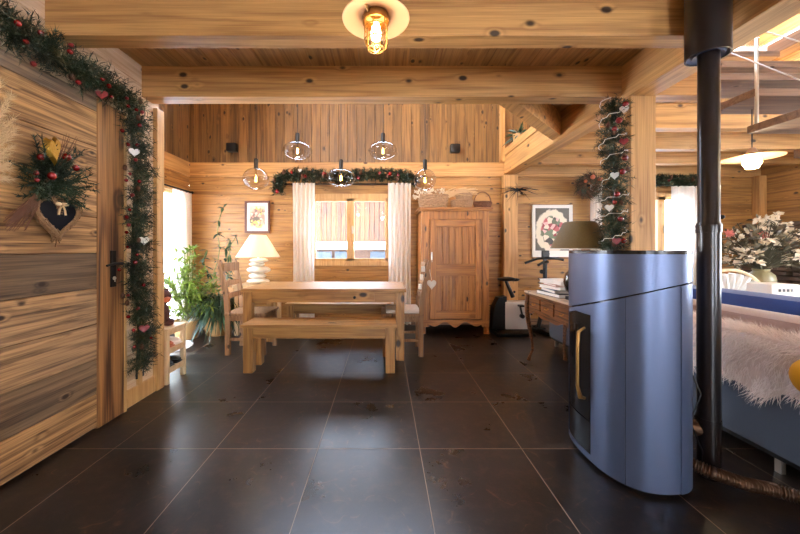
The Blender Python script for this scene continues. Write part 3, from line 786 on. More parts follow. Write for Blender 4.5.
# near cage lamp
Yc = 1.5; xc = PX(376, Yc); zc = 2.215
p = thing('cage_lamp', 'lit cage lamp with copper-toned disc reflector under the near ceiling beam', 'ceiling lamp', (xc, Yc, 2.62))
m = MB(); m.cyl((xc, Yc, zc + .03), (xc, Yc, 2.62), .012, n=12); m.cyl((xc, Yc, 2.59), (xc, Yc, 2.62), .05, n=20); m.build('stem', M['iron'], p)
m = MB(); m.lathe([(.03, .03), (.08, .022), (.148, .0), (.152, -.004), (.148, -.006), (.08, .014), (.03, .02)], (xc, Yc, zc), 48); m.build('reflector', M['enamel'], p, True)
m = MB(); m.lathe([(.03, .03), (.055, .02), (.06, .0), (.06, -.02), (.052, -.02)], (xc, Yc, zc), 28); m.tube([(xc - .03, Yc - .045, zc + .0), (xc - .045, Yc - .075, zc + .015), (xc - .035, Yc - .065, zc + .03)], .006, 8); m.build('collar', M['bronze'], p, True)
m = MB(); pr = [(.044, -.01), (.044, -.1)] + [(.044 * math.cos(a), -.1 - .035 * math.sin(a)) for a in [i * PI / 12 for i in range(1, 7)]]; m.lathe(pr, (xc, Yc, zc), 28); m.build('glass_jar', M['bulbglass'], p, True, angle=0)
m = MB(); m.lathe([(0, -.1), (.018, -.095), (.024, -.07), (.018, -.035), (.012, -.02)], (xc, Yc, zc), 20); m.build('bulb', M['frosthot'], p, True)
m = MB()
for k in range(6):
    a = k * PI / 3 + .3; ca, sa = math.cos(a), math.sin(a); m.tube([(xc + ca * r, Yc + sa * r, zc + z) for r, z in ((.052, -.01), (.052, -.1), (.045, -.13), (.02, -.147), (0, -.149))], .0028, 6)
for z, r in ((-.045, .052), (-.1, .052), (-.135, .036)): m.tube([(xc + math.cos(i * PI / 12) * r, Yc + math.sin(i * PI / 12) * r, zc + z) for i in range(25)], .0028, 6)
m.build('cage', M['bronze'], p, True)
def plight(loc, e, col=(1, .8, .54), r=.03, name='lamp_light'):
    l = bpy.data.lights.new(name, 'POINT'); l.energy = e; l.color = col; l.shadow_soft_size = r
    o = bpy.data.objects.new(name, l); COL.objects.link(o); o.location = loc; return o
plight((xc, Yc, zc - .2), 8, r=.05)
for nm, lb, loc in (('fill_lamp', 'unseen round fill lamp added over the sofa', (4.3, 1.2, 2.62)), ('fill_lamp', 'unseen round fill lamp added in the kitchen side of the room', (.2, -1.6, 2.62))):  # two lamps out of view, added to brighten the room
    x, y, z = loc; q_ = thing(nm, lb, 'ceiling lamp', loc); m = MB(); m.lathe([(.17, 0), (.18, -.03), (.17, -.035)], loc, 36); m.build('ring', M['steel'], q_, True)
    m = MB(); m.lathe([(.168, -.02), (.15, -.06), (.08, -.08), (0, -.085)], loc, 36); m.build('diffuser', M['frost'], q_, True)
    plight((x, y, z - .22), 24, (1, .84, .64), .15)
# right flat pendant
Yd = 2.55; xd = PX(752, Yd); zd = PZ(157, Yd)
p = thing('disc_pendant', 'lit pendant with flat metal disc shade hanging under the open staircase', 'pendant lamp', (xd, Yd, zd))
m = MB(); m.cyl((xd, Yd, zd + .02), (xd, Yd, 2.25), .004, n=6); m.build('cord', M['cable'], p)
m = MB(); m.lathe([(.0, .07), (.02, .068), (.028, .05), (.034, .035), (.06, .025), (.172, -.004), (.174, -.008), (.17, -.008), (.05, .012), (0, .02)], (xd, Yd, zd), 44); m.build('shade', M['enamel'], p, True)
m = MB(); m.lathe([(0, -.095), (.035, -.088), (.055, -.045), (.045, 0), (.02, .015)], (xd, Yd, zd), 24); m.build('bulb', M['frosthot'], p, True)
plight((xd, Yd, zd - .2), 14, r=.04)

# ------------------------------------------------------------------ dining table, benches, chairs
Zt = .758
t_ = thing('dining_table', 'long honey pine dining table with thick square legs under the pendants', 'table', (-.64, 3.9, 0))
m = MB(); m.box(-1.51, .235, 3.49, 4.3, Zt - .035, Zt, .005); m.build('tabletop', M['furn_x'], t_)
for x in (-1.49, .125):
    for y in (3.50, 4.20):
        m = MB(); m.box(x, x + .09, y, y + .09, 0, Zt - .035, .006); m.build('leg', M['furn_z'], t_)
m = MB(); m.box(-1.4, .125, 3.515, 3.54, Zt - .145, Zt - .035, .003); m.box(-1.4, .125, 4.25, 4.275, Zt - .145, Zt - .035, .003); m.box(-1.475, -1.45, 3.59, 4.2, Zt - .145, Zt - .035); m.box(.175, .2, 3.59, 4.2, Zt - .145, Zt - .035); m.build('apron', M['furn_x'], t_)
m = MB(); m.box(-.52, -.1, 3.505, 3.52, Zt - .135, Zt - .045, .004); dr = m.build('drawer', M['furn_x'], t_)
m = MB(); m.ball((-.31, 3.495, Zt - .09), .016, n=12); m.build('knob', M['iron'], dr, True)
def bench(label, x0, x1, y0, y1, zt=.463):
    b_ = thing('bench', label, 'bench', ((x0 + x1) / 2, (y0 + y1) / 2, 0), 'pine benches at the dining table')
    m = MB(); m.box(x0, x1, y0, y1, zt - .03, zt, .006); m.build('seat', M['furn_x'], b_)
    for x in (x0 + .02, x1 - .11):
        for y in (y0 + .02, y1 - .11):
            m = MB(); m.box(x, x + .09, y, y + .09, 0, zt - .03, .006); m.build('leg', M['furn_z'], b_)
    m = MB(); m.box(x0 + .11, x1 - .11, y0 + .03, y0 + .055, zt - .135, zt - .03, .003); m.box(x0 + .11, x1 - .11, y1 - .055, y1 - .03, zt - .135, zt - .03, .003)
    m.box(x0 + .03, x0 + .055, y0 + .11, y1 - .11, zt - .135, zt - .03); m.box(x1 - .055, x1 - .03, y0 + .11, y1 - .11, zt - .135, zt - .03); m.build('apron', M['furn_x'], b_)
bench('pine bench in front of the dining table, nearest the viewer', -1.354, .123, 3.12, 3.475)
bench('pine bench on the far window side of the dining table', -1.3, .1, 4.34, 4.68)

def chair(label, xb, dirx, y0, y1, pads):
    c_ = thing('dining_chair', label, 'chair', (xb + dirx * .2, (y0 + y1) / 2, 0), 'wooden chairs at the table ends')
    for y in (y0, y1 - .045):
        m = MB(); prof = [(0, 0), (.0, .42), (-.012, .6), (-.045, .8), (-.085, 1.02), (-.10, 1.055)]
        pts = [(xb + dirx * a, z) for a, z in prof] + [(xb + dirx * (a + .05 - (.01 if z > .9 else 0)), z) for a, z in prof[::-1]]
        m.prism(pts, 1, y, y + .045); m.build('back_post', M['chair'], c_)
        m = MB(); m.box(min(xb + dirx * .40, xb + dirx * .445), max(xb + dirx * .40, xb + dirx * .445), y, y + .045, 0, .44, .004); m.build('front_leg', M['chair'], c_)
    for z, h, off in ((.62, .06, -.01), (.76, .06, -.03), (.92, .10, -.055)):
        m = MB(); mid = (y0 + y1) / 2; n = 8; pf = []
        for i in range(n + 1):
            s = i / n; yy = y0 + .02 + (y1 - y0 - .04) * s; bow = -.02 * math.sin(PI * s); pf.append((xb + dirx * (off + .02 + bow), yy))
        poly = pf + [(x + dirx * .018, yy) for x, yy in pf[::-1]]; m.prism(poly, 2, z, z + h); m.build('back_slat', M['chair'], c_)
    m = MB(); a, b2 = sorted((xb - dirx * .005, xb + dirx * .46)); m.box(a, b2, y0 - .015, y1 + .015, .44, .47, .008); m.build('seat', M['chair'], c_)
    m = MB(); a, b2 = sorted((xb + dirx * .04, xb + dirx * .41))
    for y in (y0 + .012, y1 - .033): m.box(a, b2, y, y + .021, .38, .44)
    m.box(a, a + .02, y0 + .033, y1 - .033, .38, .44); m.box(b2 - .02, b2, y0 + .033, y1 - .033, .38, .44); m.build('seat_rail', M['chair'], c_)
    for y in (y0 + .012, y1 - .033): m = MB(); m.box(a, b2, y, y + .021, .16, .19); m.build('stretcher', M['chair'], c_)
    m = MB(); m.box((a + b2) / 2 - .01, (a + b2) / 2 + .01, y0 + .03, y1 - .03, .16, .19); m.build('stretcher', M['chair'], c_)
    return c_
chair('weathered wooden chair at the left end of the table near the plants', -1.76, 1, 3.67, 4.09, False)
rc = chair('wooden chair at the right end of the table in front of the wardrobe', .43, -1, 3.62, 4.04, True)
m = MB(); m.box(.02, .40, 3.63, 4.03, .47, .51, .018); cu = m.build('seat_cushion', M['checker'], None, True); tag(cu, 'thin off-white cushion on the seat of the right chair', 'cushion')
# ribbon pads on the back post of the right chair
for z in (.74, .84, .93):
    m = MB(); m.box(.372 + (z - .7) * .16, .40 + (z - .7) * .2, 3.605, 3.64, z, z + .06, .004); tag(m.build('cloth_strip', M['paper'], rc), 'white cloth strip tied on the chair back')
m = MB(); hp_ = heart_pts(.105); cx, cz, yy = PX(431.5, 3.62), PZ(284, 3.62), 3.60
m.prism([(cx + x, cz + z * 1.2) for x, z in hp_], 1, yy, yy + .018); m.tube([(cx, yy + .01, cz + .04), (cx - .02, yy + .01, cz + .14), (.50, yy + .02, cz + .16)], .0025, 5)
o = m.build('heart_ornament', M['checker']); tag(o, 'cream wooden heart hanging from the back of the right chair', 'ornament')

# ------------------------------------------------------------------ wardrobe
Yf = 4.6; sw = F / Yf
x0, x1 = PX(421.5, Yf), PX(489, Yf); zt = PZ(211, Yf)
c_ = thing('wardrobe', 'tall honey pine wardrobe with panelled door and scalloped base', 'wardrobe', ((x0 + x1) / 2, 4.88, 0))
m = MB(); m.box(x0, x0 + .025, Yf + .02, 5.15, .12, zt); m.box(x1 - .025, x1, Yf + .02, 5.15, .12, zt); m.box(x0, x1, 5.13, 5.15, .12, zt); m.box(x0, x1, Yf + .02, 5.15, .17, .2); m.box(x0, x1, Yf + .02, 5.15, zt - .02, zt); m.build('carcass', M['cab_x'], c_)
m = MB(); xd0, xd1 = PX(430, Yf), PX(481.5, Yf); zd1, zd0 = PZ(219.5, Yf), PZ(319, Yf)
m.box(x0, xd0 - .008, Yf, Yf + .03, .1, zt, .004); m.box(xd1 + .008, x1, Yf, Yf + .03, .1, zt, .004); m.box(x0 + .02, x1 - .02, Yf + .002, Yf + .03, zd1 + .004, zt, .003); m.build('face_frame', M['cab_z'], c_)
m = MB(); m.box(x0 - .03, x1 + .03, Yf - .03, 5.15, zt, zt + .022, .006); m.box(x0 - .045, x1 + .045, Yf - .045, 5.16, zt + .02, zt + .048, .008); m.build('cornice', M['cab_x'], c_)
m = MB(); st = .085
m.box(xd0, xd0 + st, Yf - .016, Yf + .02, zd0, zd1, .004); m.box(xd1 - st, xd1, Yf - .016, Yf + .02, zd0, zd1, .004); dd = m.build('door', M['cab_z'], c_)
for a_, b_ in ((zd1 - .10, zd1), (zd0, zd0 + .11), (PZ(276, Yf), PZ(264, Yf))):
    m = MB(); m.box(xd0 + st, xd1 - st, Yf - .012, Yf + .02, a_, b_, .004); m.build('rail', M['cab_x'], dd)
m = MB(); n = 6; w_ = (xd1 - xd0 - 2 * st) / n
for i in range(n): m.box(xd0 + st + i * w_ + .003, xd0 + st + (i + 1) * w_ - .003, Yf + .014, Yf + .022, zd0 + .1, zd1 - .09, .004)
m.build('door_panel', M['cab_z'], dd)
m = MB(); m.box(xd0 + .012, xd0 + .032, Yf - .022, Yf - .016, PZ(262, Yf), PZ(252, Yf), .003); tag(m.build('lock_plate', M['steel'], dd), 'steel lock plate')
pts = [(x0, PZ(320, Yf)), (x1, PZ(320, Yf))]; low = []
for i in range(41):
    s = i / 40; xx = x1 + (x0 - x1) * s; u = abs(s - .5) * 2
    z = .135 - .045 * math.cos(u * PI * 3.2) * (1 - u * .6) - (.1 * max(0, (u - .93) / .07)); z = max(.0, z)
    if u > .93: z = .0
    low.append((xx, z + (.0)))
m = MB(); m.prism(pts + low, 1, Yf - .004, Yf + .02)
m.box(x0, x0 + .06, Yf + .02, Yf + .07, 0, .12); m.box(x1 - .06, x1, Yf + .02, Yf + .07, 0, .12); m.box(x0, x0 + .06, 5.08, 5.14, 0, .12); m.box(x1 - .06, x1, 5.08, 5.14, 0, .12)
m.build('scalloped_plinth', M['cab_x'], c_)
# baskets
ztop = zt + .048
def basket(label, cx, cy, rx, ry, h, taper=.8, handle=0, lid=False, mat='wicker', square=False):
    b_ = thing('wicker_basket', label, 'basket', (cx, cy, ztop), 'baskets on the wardrobe')
    m = MB(); rows = int(h / .024); n = 36
    def P(a, k, o=0):
        e = 2.0 if not square else 5.0
        c, s = math.cos(a), math.sin(a); q = (abs(c) ** e + abs(s) ** e) ** (-1 / e); f_ = taper + (1 - taper) * k
        return (cx + rx * q * c * f_ * (1 + o), cy + ry * q * s * f_ * (1 + o))
    for j in range(rows + 1):
        k = j / rows; z = ztop + .008 + k * (h - .016); pts = []
        for i in range(n + 1):
            a = 2 * PI * i / n; o = .06 * (1 if (i + j) % 2 else -1); x, y = P(a, k, o); pts.append((x, y, z))
        m.tube(pts, .0115, 5, cap=False)
    for i in range(0, n, 2):
        a = 2 * PI * i / n; x, y = P(a, 0); X, Y_ = P(a, 1); m.tube([(x, y, ztop + .003), (X, Y_, ztop + h)], .005, 5)
    m.prism([P(2 * PI * i / n, .0) for i in range(n)], 2, ztop + .001, ztop + .01)
    m.build('woven_body', M[mat], b_)
    m = MB(); m.tube([(*P(2 * PI * i / n, 1), ztop + h) for i in range(n + 1)], .011, 6); m.build('rim', M[mat], b_)
    if handle:
        m = MB(); m.tube([(cx + rx * math.cos(a), cy, ztop + h + handle * math.sin(a)) for a in [i * PI / 16 for i in range(17)]], .007, 6); m.build('handle', M[mat], b_)
    return b_
basket('large wicker basket of dried cream flowers at the left of the wardrobe top', PX(433, 4.8), 4.8, .2, .14, .19, .86, square=True)
dk = thing('dried_flower_bunch', 'cream dried flowers in the large basket on the wardrobe', 'dried flowers', (PX(433, 4.8), 4.8, ztop + .05))
m = MB()
for i in range(60):
    cx = PX(R.uniform(412, 446), 4.75); q = Vector((cx, 4.75 + R.uniform(-.1, .1), ztop + .2 + R.uniform(-.02, .09)))
    if cx < .5: q.z -= .07 * (.5 - cx) / .1
    for k in range(9): dv = rand_dir(); m.blade(q, dv, R.uniform(.02, .04), .02, side=dv.cross(rand_dir()))
m.build('petals', M['petal'], dk, recalc=False)
m = MB()
for i in range(60):
    s0 = Vector((PX(442, 4.75), 4.75, ztop + .12)); e = Vector((PX(R.uniform(446, 478), 4.72), 4.72 + R.uniform(-.06, .06), ztop + R.uniform(.16, .3))); m.tube([s0, s0.lerp(e, .5) + Vector((0, 0, .06)), e], [.004, .006, .002], 4)
m.build('wheat_stalks', M['pampas'], dk)
basket('low oval wicker basket in the middle of the wardrobe top', PX(461.5, 4.8), 4.8, .15, .12, .12, .85)
basket('small round basket with arched handle at the right of the wardrobe top', PX(482.5, 4.8), 4.8, .12, .10, .10, .8, handle=.15, mat='twig')
ztop += .13
basket('small wicker basket stacked on the low oval basket', PX(464, 4.8), 4.8, .11, .09, .10, .9)
ztop -= .13

# ------------------------------------------------------------------ side table + stone lamp
xa = PX(259, 4.75)
s_ = thing('side_table', 'pale wooden side table behind the left chair carrying the cream lamp', 'side table', (xa, 4.75, 0))
m = MB(); m.box(xa - .27, xa + .27, 4.5, 5.0, .65, .685, .005); m.build('tabletop', M['whitewood'], s_)
for dx in (-.25, .2):
    for dy in (4.52, 4.93): m = MB(); m.box(xa + dx, xa + dx + .05, dy, dy + .05, 0, .65, .003); m.build('leg', M['whitewood'], s_)
m = MB(); m.box(xa - .23, xa + .23, 4.54, 4.56, .55, .65); m.box(xa - .23, xa + .23, 4.94, 4.96, .55, .65); m.build('apron', M['whitewood'], s_)
l_ = thing('stone_lamp', 'table lamp with cream cone shade and stacked white pebble base', 'table lamp', (xa, 4.72, .685))
for (z, r, h, ox) in ((.725, .16, .04, 0), (.80, .12, .045, -.01), (.885, .165, .055, .01), (.965, .11, .035, -.02), (1.02, .13, .035, .01)):
    m = MB(); m.ball((xa + ox, 4.72, z), 1, sx=r, sy=r * .85, sz=h, n=20); m.build('pebble', M['stone'], l_, True)
m = MB(); m.cyl((xa, 4.72, 1.03), (xa, 4.72, 1.18), .012, n=8); m.ball((xa, 4.72, 1.2), .035, n=12); m.build('bulb', M['frost'], l_, True)
zb, zt_ = PZ(257, 4.72), PZ(235, 4.72)
m = MB(); m.lathe([(.30, zb), (.11, zt_), (.104, zt_), (.294, zb)], (xa, 4.72, 0), 48); m.build('lamp_shade', M['shade'], l_, True)
plight((xa, 4.72, 1.22), 5, (1, .80, .55), .05)

# ------------------------------------------------------------------ exercise bike
b_ = thing('exercise_bike', 'black and grey exercise bike by the back wall right of the wardrobe', 'exercise bike', (1.85, 4.75, 0))
Yb = 4.7
m = MB(); pts = [(PX(491, Yb), .06), (PX(492, Yb), .35), (PX(497, Yb), .5), (PX(505, Yb), .52), (PX(505, Yb), .06)]; m.prism(pts, 1, Yb - .07, Yb + .07); m.build('flywheel_cover', M['black'], b_)
m = MB(); m.box(PX(503.5, Yb), PX(528, Yb), Yb - .085, Yb + .085, PZ(328, Yb), PZ(301, Yb), .012); m.build('housing', M['grey'], b_, True)
m = MB(); m.box(PX(491, Yb), PX(528, Yb), Yb - .25, Yb - .2, 0, .045, .01); m.box(PX(491, Yb), PX(496, Yb), Yb - .22, Yb + .22, 0, .05, .01); m.box(PX(540, Yb), PX(545, Yb), Yb - .22, Yb + .22, 0, .05, .01); m.box(PX(491, Yb), PX(545, Yb), Yb - .03, Yb + .03, .03, .07, .008); m.build('base_frame', M['black'], b_)
m = MB(); m.tube([(PX(513, Yb), Yb, .5), (PX(506, Yb), Yb, .73)], [.03, .022], 10); m.ball((PX(513, Yb), Yb - .05, .58), .018, n=8); m.build('seat_post', M['black'], b_, True)
m = MB(); m.ball((PX(506.5, Yb), Yb, .755), 1, sx=.13, sy=.09, sz=.032, n=20); m.ball((PX(514, Yb), Yb, .745), 1, sx=.08, sy=.04, sz=.025, n=14); m.build('saddle', M['black'], b_, True)
m = MB(); m.cyl((PX(519, Yb), Yb - .085, .25), (PX(519, Yb), Yb - .13, .25), .03, n=14); m.bar((PX(519, Yb), Yb - .12, .25), (PX(516.5, Yb), Yb - .12, .40), .02); m.box(PX(514, Yb), PX(519, Yb), Yb - .2, Yb - .12, .39, .415, .004); m.build('crank', M['black'], b_)
m = MB(); m.tube([(PX(538, Yb), Yb, .05), (PX(545, Yb), Yb, .5), (PX(545, Yb), Yb, 1.1)], .028, 10); m.ball((PX(541, Yb), Yb - .02, .86), .03, n=10); m.build('front_post', M['black'], b_, True)
m = MB(); xh = PX(545, Yb); m.tube([(xh + .15, Yb + .2, 1.11), (xh + .04, Yb + .1, 1.02), (xh, Yb, 1.0), (xh - .02, Yb - .12, 1.0), (xh - .12, Yb - .2, 1.0), (xh - .2, Yb - .22, .96)], .018, 8)
m.tube([(xh - .2, Yb + .2, .97), (xh - .05, Yb + .12, 1.04), (xh, Yb, 1.05), (xh + .1, Yb - .15, 1.05), (xh + .16, Yb - .2, 1.03)], .018, 8); m.box(xh - .05, xh + .05, Yb - .03, Yb + .01, 1.06, 1.16, .01); m.build('handlebar', M['black'], b_, True)

# ------------------------------------------------------------------ antique desk
zt = .735; X0, X1, Y0, Y1 = 1.50, 1.96, 2.63, 3.56
d_ = thing('console_table', 'antique carved wooden console table with curved legs behind the stove', 'table', ((X0 + X1) / 2, (Y0 + Y1) / 2, 0))
m = MB(); m.box(X0, X1, Y0, Y1, zt - .018, zt, .006); m.build('tabletop', M['deskt'], d_)
m = MB(); m.box(X0 + .005, X1 - .005, Y0 + .01, Y1 - .01, zt - .035, zt - .018, .005)
def scal(a, b2, zb, n=30):
    return [(b2 + (a - b2) * i / n, zb + .035 * abs(math.sin(i / n * PI * 3)) ** 2 - .03 * math.exp(-((i / n - .5) / .1) ** 2)) for i in range(n + 1)]
m.prism([(Y0 + .06, zt - .035), (Y1 - .06, zt - .035)] + scal(Y0 + .06, Y1 - .06, zt - .235), 0, X0 + .03, X0 + .05)
m.prism([(X0 + .06, zt - .035), (X1 - .06, zt - .035)] + scal(X0 + .06, X1 - .06, zt - .235), 1, Y0 + .03, Y0 + .05)
m.prism([(X0 + .06, zt - .035), (X1 - .06, zt - .035)] + scal(X0 + .06, X1 - .06, zt - .235), 1, Y1 - .05, Y1 - .03); m.box(X1 - .05, X1 - .03, Y0 + .06, Y1 - .06, zt - .2, zt - .035)
m.build('apron', M['desk'], d_)
for k in range(3):
    a = Y0 + .085 + k * .263; m = MB(); m.box(X0 + .018, X0 + .03, a, a + .235, zt - .17, zt - .055, .005); dr = m.build('drawer', M['desk'], d_)
    m = MB(); m.tube([(X0 + .018, a + .085, zt - .11), (X0 + .005, a + .10, zt - .125), (X0 + .005, a + .135, zt - .125), (X0 + .018, a + .15, zt - .11)], .005, 6); m.build('pull', M['bronze'], dr)
for lx, ly, sx, sy in ((X0 + .045, Y0 + .045, -1, -1), (X0 + .045, Y1 - .045, -1, 1), (X1 - .045, Y0 + .045, 1, -1), (X1 - .045, Y1 - .045, 1, 1)):
    m = MB(); pts = []; rs = []
    for i in range(13):
        t = i / 12; z = (zt - .035) * (1 - t); bow = .028 * math.sin(t * 2 * PI * .85 + .3) * (1 if t < .9 else .5) + (.02 * max(0, t - .85) / .15); pts.append((lx + sx * bow * .7, ly + sy * bow * .7, z)); rs.append(.034 - .02 * min(1, t * 1.35) + (.008 if t > .93 else 0))
    m.tube(pts, rs, 10); m.build('leg', M['desk'], d_, True)
# books
bz = zt
specs = [('printd', 'dark-covered book at the bottom of the pile on the console table', 1.55, 1.87, 2.98, 3.36, .035, 4), ('printb', 'grey-blue book second from the bottom of the pile on the console table', 1.56, 1.86, 2.99, 3.33, .03, -6), ('paper', 'thick white book in the middle of the pile on the console table', 1.57, 1.85, 3.02, 3.34, .028, 8), ('leather', 'tan book second from the top of the pile on the console table', 1.58, 1.83, 3.03, 3.32, .02, -4), ('paper', 'white magazine topmost on the pile on the console table', 1.57, 1.82, 3.02, 3.33, .035, 10)]
for mt, lb, a, b2, c1, c2, h, an in specs:
    bk = thing('book', lb, 'book', ((a + b2) / 2, (c1 + c2) / 2, bz), 'books piled on the console table'); rot = Matrix.Rotation(math.radians(an), 3, 'Z')
    m = MB(); piv = ((a + b2) / 2, (c1 + c2) / 2, 0)
    m.box(a, b2, c1, c2, bz, bz + .004, 0, rot, piv); m.box(a, b2, c1, c2, bz + h - .004, bz + h, 0, rot, piv); m.box(b2 - .005, b2, c1, c2, bz, bz + h, 0, rot, piv); m.build('cover', M[mt], bk)
    m = MB(); m.box(a + .006, b2 - .005, c1 + .006, c2 - .006, bz + .004, bz + h - .004, 0, rot, piv); m.build('pages', M['paper'], bk); bz += h
# mottled lamp
lx, ly = 1.672, 2.84
l_ = thing('mottled_lamp', 'table lamp with brown-gold mottled shade and dark glass base on the console table', 'table lamp', (lx, ly, zt))
m = MB(); m.box(lx - .08, lx + .08, ly - .08, ly + .08, zt, zt + .03, .006); m.build('foot', M['black'], l_)
m = MB(); m.lathe([(.04, .03), (.06, .04), (.11, .09), (.125, .16), (.11, .23), (.06, .29), (.03, .32), (.03, .34)], (lx, ly, zt), 36, cap=True); m.build('glass_body', M['darkglass'], l_, True)
m = MB(); m.lathe([(.035, .34), (.05, .36), (.035, .38), (.02, .40), (.012, .42), (.012, .5)], (lx, ly, zt), 20, cap=True); m.build('neck', M['stone'], l_, True)
zb, zt2 = 1.178, PZ(222, ly)
m = MB(); m.lathe([(.228, zb), (.215, zb + .03), (.128, zt2 - .01), (.115, zt2), (.11, zt2 - .004), (.21, zb + .03), (.222, zb)], (lx, ly, 0), 48); m.build('lamp_shade', M['shadeg'], l_, True)
m = MB(); m.lathe([(.229, 0), (.23, .008), (.223, .008), (.222, 0), (.229, 0)], (lx, ly, zb - .004), 48); m.build('shade_trim', M['paper'], l_, True)
m = MB(); m.ball((lx, ly, 1.27), .03, n=12); m.build('bulb', M['frost'], l_, True)

# ------------------------------------------------------------------ stove
cx, cy, A, B, E = 1.345, 1.87, .222, .31, 2.5
def sp(th, k=1.0):
    c, s = math.cos(th), math.sin(th)
    return Vector((cx + A * k * math.copysign(abs(c) ** (2 / E), c), cy + B * k * math.copysign(abs(s) ** (2 / E), s), 0))
def seam(p): return .943 + .22 * (p.x - 1.165) - .27 * (p.y - 1.605)
s_ = thing('pellet_stove', 'blue-grey oval pellet stove with dark glass door beside the black flue', 'stove', (cx, cy, 0))
def shell(mb, t0, t1, zlo, zhi, k=1.0, th=.006, n=48, nz=6):
    g = []
    for j in range(nz + 1):
        row = []
        for i in range(n + 1):
            p = sp(t0 + (t1 - t0) * i / n, k); a = zlo(p) if callable(zlo) else zlo; b2 = zhi(p) if callable(zhi) else zhi
            row.append(mb.bm.verts.new((p.x, p.y, a + (b2 - a) * j / nz)))
        g.append(row)
    for j in range(nz):
        for i in range(n): mb.bm.faces.new((g[j][i], g[j][i + 1], g[j + 1][i + 1], g[j + 1][i]))
    # inner lip
    return mb
def thp(x, y):  # theta of nearest point
    return min((i * 2 * PI / 720 for i in range(720)), key=lambda a: (sp(a) - Vector((x, y, 0))).length)
def thr(px):
    return min((PI + i * PI / 2 / 400 for i in range(1, 470)), key=lambda a: abs(384 + F * sp(a).x / sp(a).y - px) + (0 if sp(a).y < cy - .03 else 99))
tseam = thr(625); tdoor0 = thr(590.5); tdoor1 = thp(1.12, 2.1); tvent = -PI / 2 + .62
tv = thr(681)
twoPI = 2 * PI
def D(a): return a % twoPI
m = MB(); poly = [tuple(sp(i * twoPI / 90, .955)[:2]) for i in range(90)]; m.prism(poly, 2, .012, 1.14); m.build('inner_casing', M['stovetop'], s_)
m = MB(); shell(m, 0, twoPI, lambda x: seam(x) + .004, 1.15, n=120); m.solid(-.004); m.build('upper_casing', M['stoveblue'], s_, True)
m = MB(); ztop_ = lambda x: seam(x) - .004
m = MB(); shell(m, tdoor0 + .0, tseam - .006, .02, ztop_); m.solid(-.004); m.build('side_panel', M['stoveblue'], s_, True)
m = MB(); shell(m, tseam + .006, tv - .004, .02, ztop_); m.solid(-.004); m.build('side_panel', M['stoveblue'], s_, True)
m = MB(); shell(m, tv - .002, twoPI + .5, .02, ztop_); m.solid(-.004); m.build('rear_panel', M['stoveblue'], s_, True)
m = MB(); shell(m, .52, tdoor1, .02, ztop_); m.solid(-.004); m.build('side_panel', M['stoveblue'], s_, True)
m = MB(); shell(m, tdoor1, tdoor0, lambda p: min(.815, seam(p) - .026), ztop_); m.solid(-.004); m.build('front_panel', M['stoveblue'], s_, True)
m = MB(); shell(m, tdoor1 + .01, tdoor0 - .01, .235, lambda p: min(.808, seam(p) - .033), k=1.0); m.solid(-.012); dd = m.build('door', M['stovetop'], s_, True)
m = MB(); shell(m, tdoor1 + .2, tdoor0 - .2, .30, .74, k=1.004); m.solid(-.004); m.build('door_glass', M['doorglass'], dd, True)
m = MB(); xs = 1.072; m.tube([(xs + .04, 1.84, .74), (xs, 1.83, .72), (xs - .005, 1.83, .6), (xs - .005, 1.83, .42), (xs + .01, 1.83, .36), (xs + .04, 1.84, .35)], [.007, .009, .009, .009, .013, .008], 10); m.build('handle', M['bronze'], dd, True)
m = MB(); shell(m, tdoor1 + .01, tdoor0 - .01, .055, .228); m.solid(-.012); m.build('ash_drawer', M['doorglass'], s_, True)
m = MB(); shell(m, tdoor1 + .0, tdoor0, .02, .052); m.solid(-.004); m.build('base_strip', M['stoveblue'], s_, True)
m = MB(); poly = [tuple(sp(i * twoPI / 90, 1.012)[:2]) for i in range(90)]; m.prism(poly, 2, 1.15, 1.168); m.build('top_plate', M['stovetop'], s_)
m = MB(); poly = [tuple(sp(i * twoPI / 90, .9)[:2]) for i in range(90)]; m.prism(poly, 2, 0, .02); m.build('plinth', M['black'], s_)
m = MB()
for j in range(9):
    z = .10 + j * .065
    pts = [sp(tv + .05 + .32 * i / 6, 1.004) + Vector((0, 0, z)) for i in range(7)]; m.tube(pts, .0022, 5)
for i in range(5):
    p = sp(tv + .05 + .08 * i, 1.004); m.tube([p + Vector((0, 0, .06)), p + Vector((0, 0, .68))], .0018, 5)
m.build('vent_grille', M['stovetop'], s_)
# flue
fx, fy = 1.682, 1.72
p = thing('flue_pipe', 'black stove pipe rising from the floor to the ceiling beside the stove', 'flue pipe', (fx, fy, 0))
z1_ = PZ(419, fy)
m = MB(); m.lathe([(.0, .0), (.047, .0), (.047, z1_ - .008), (.050, z1_ - .008), (.050, z1_ + .008), (.047, z1_ + .008), (.047, PZ(233, fy)), (.050, PZ(233, fy)), (.052, PZ(230, fy)), (.050, PZ(228.5, fy)), (.052, PZ(226, fy)), (.049, PZ(224, fy)), (.044, PZ(222, fy)), (.044, 2.4)], (fx, fy, 0), 40, cap=True); m.build('lower_pipe', M['pipe'], p, True)
m = MB(); m.lathe([(.084, 2.17), (.091, 2.17), (.091, 2.66)], (fx - .006, fy, 0), 48); m.lathe([(.084, 2.17), (.084, 2.6)], (fx - .006, fy, 0), 48); m.build('insulated_sleeve', M['pipe'], p, True)
m = MB(); m.lathe([(.044, 2.185), (.062, 2.175), (.07, 2.185), (.084, 2.175)], (fx - .003, fy, 0), 48); tag(m.build('ring_cover', M['stoveblue'], p, True), 'blue-grey ring closing the sleeve')
m = MB(); m.tube([(1.56, 1.80, .235), (1.63, 1.76, .235), (fx, fy, .235)], .04, 18); m.build('connector', M['copper'], p, True)
m = MB(); m.cyl((fx + .04, fy, PZ(217, fy)), (fx + .07, fy, PZ(217, fy)), .006, n=8); m.ball((fx + .07, fy, PZ(217, fy)), .012, n=8); m.build('clamp_screw', M['iron'], p)
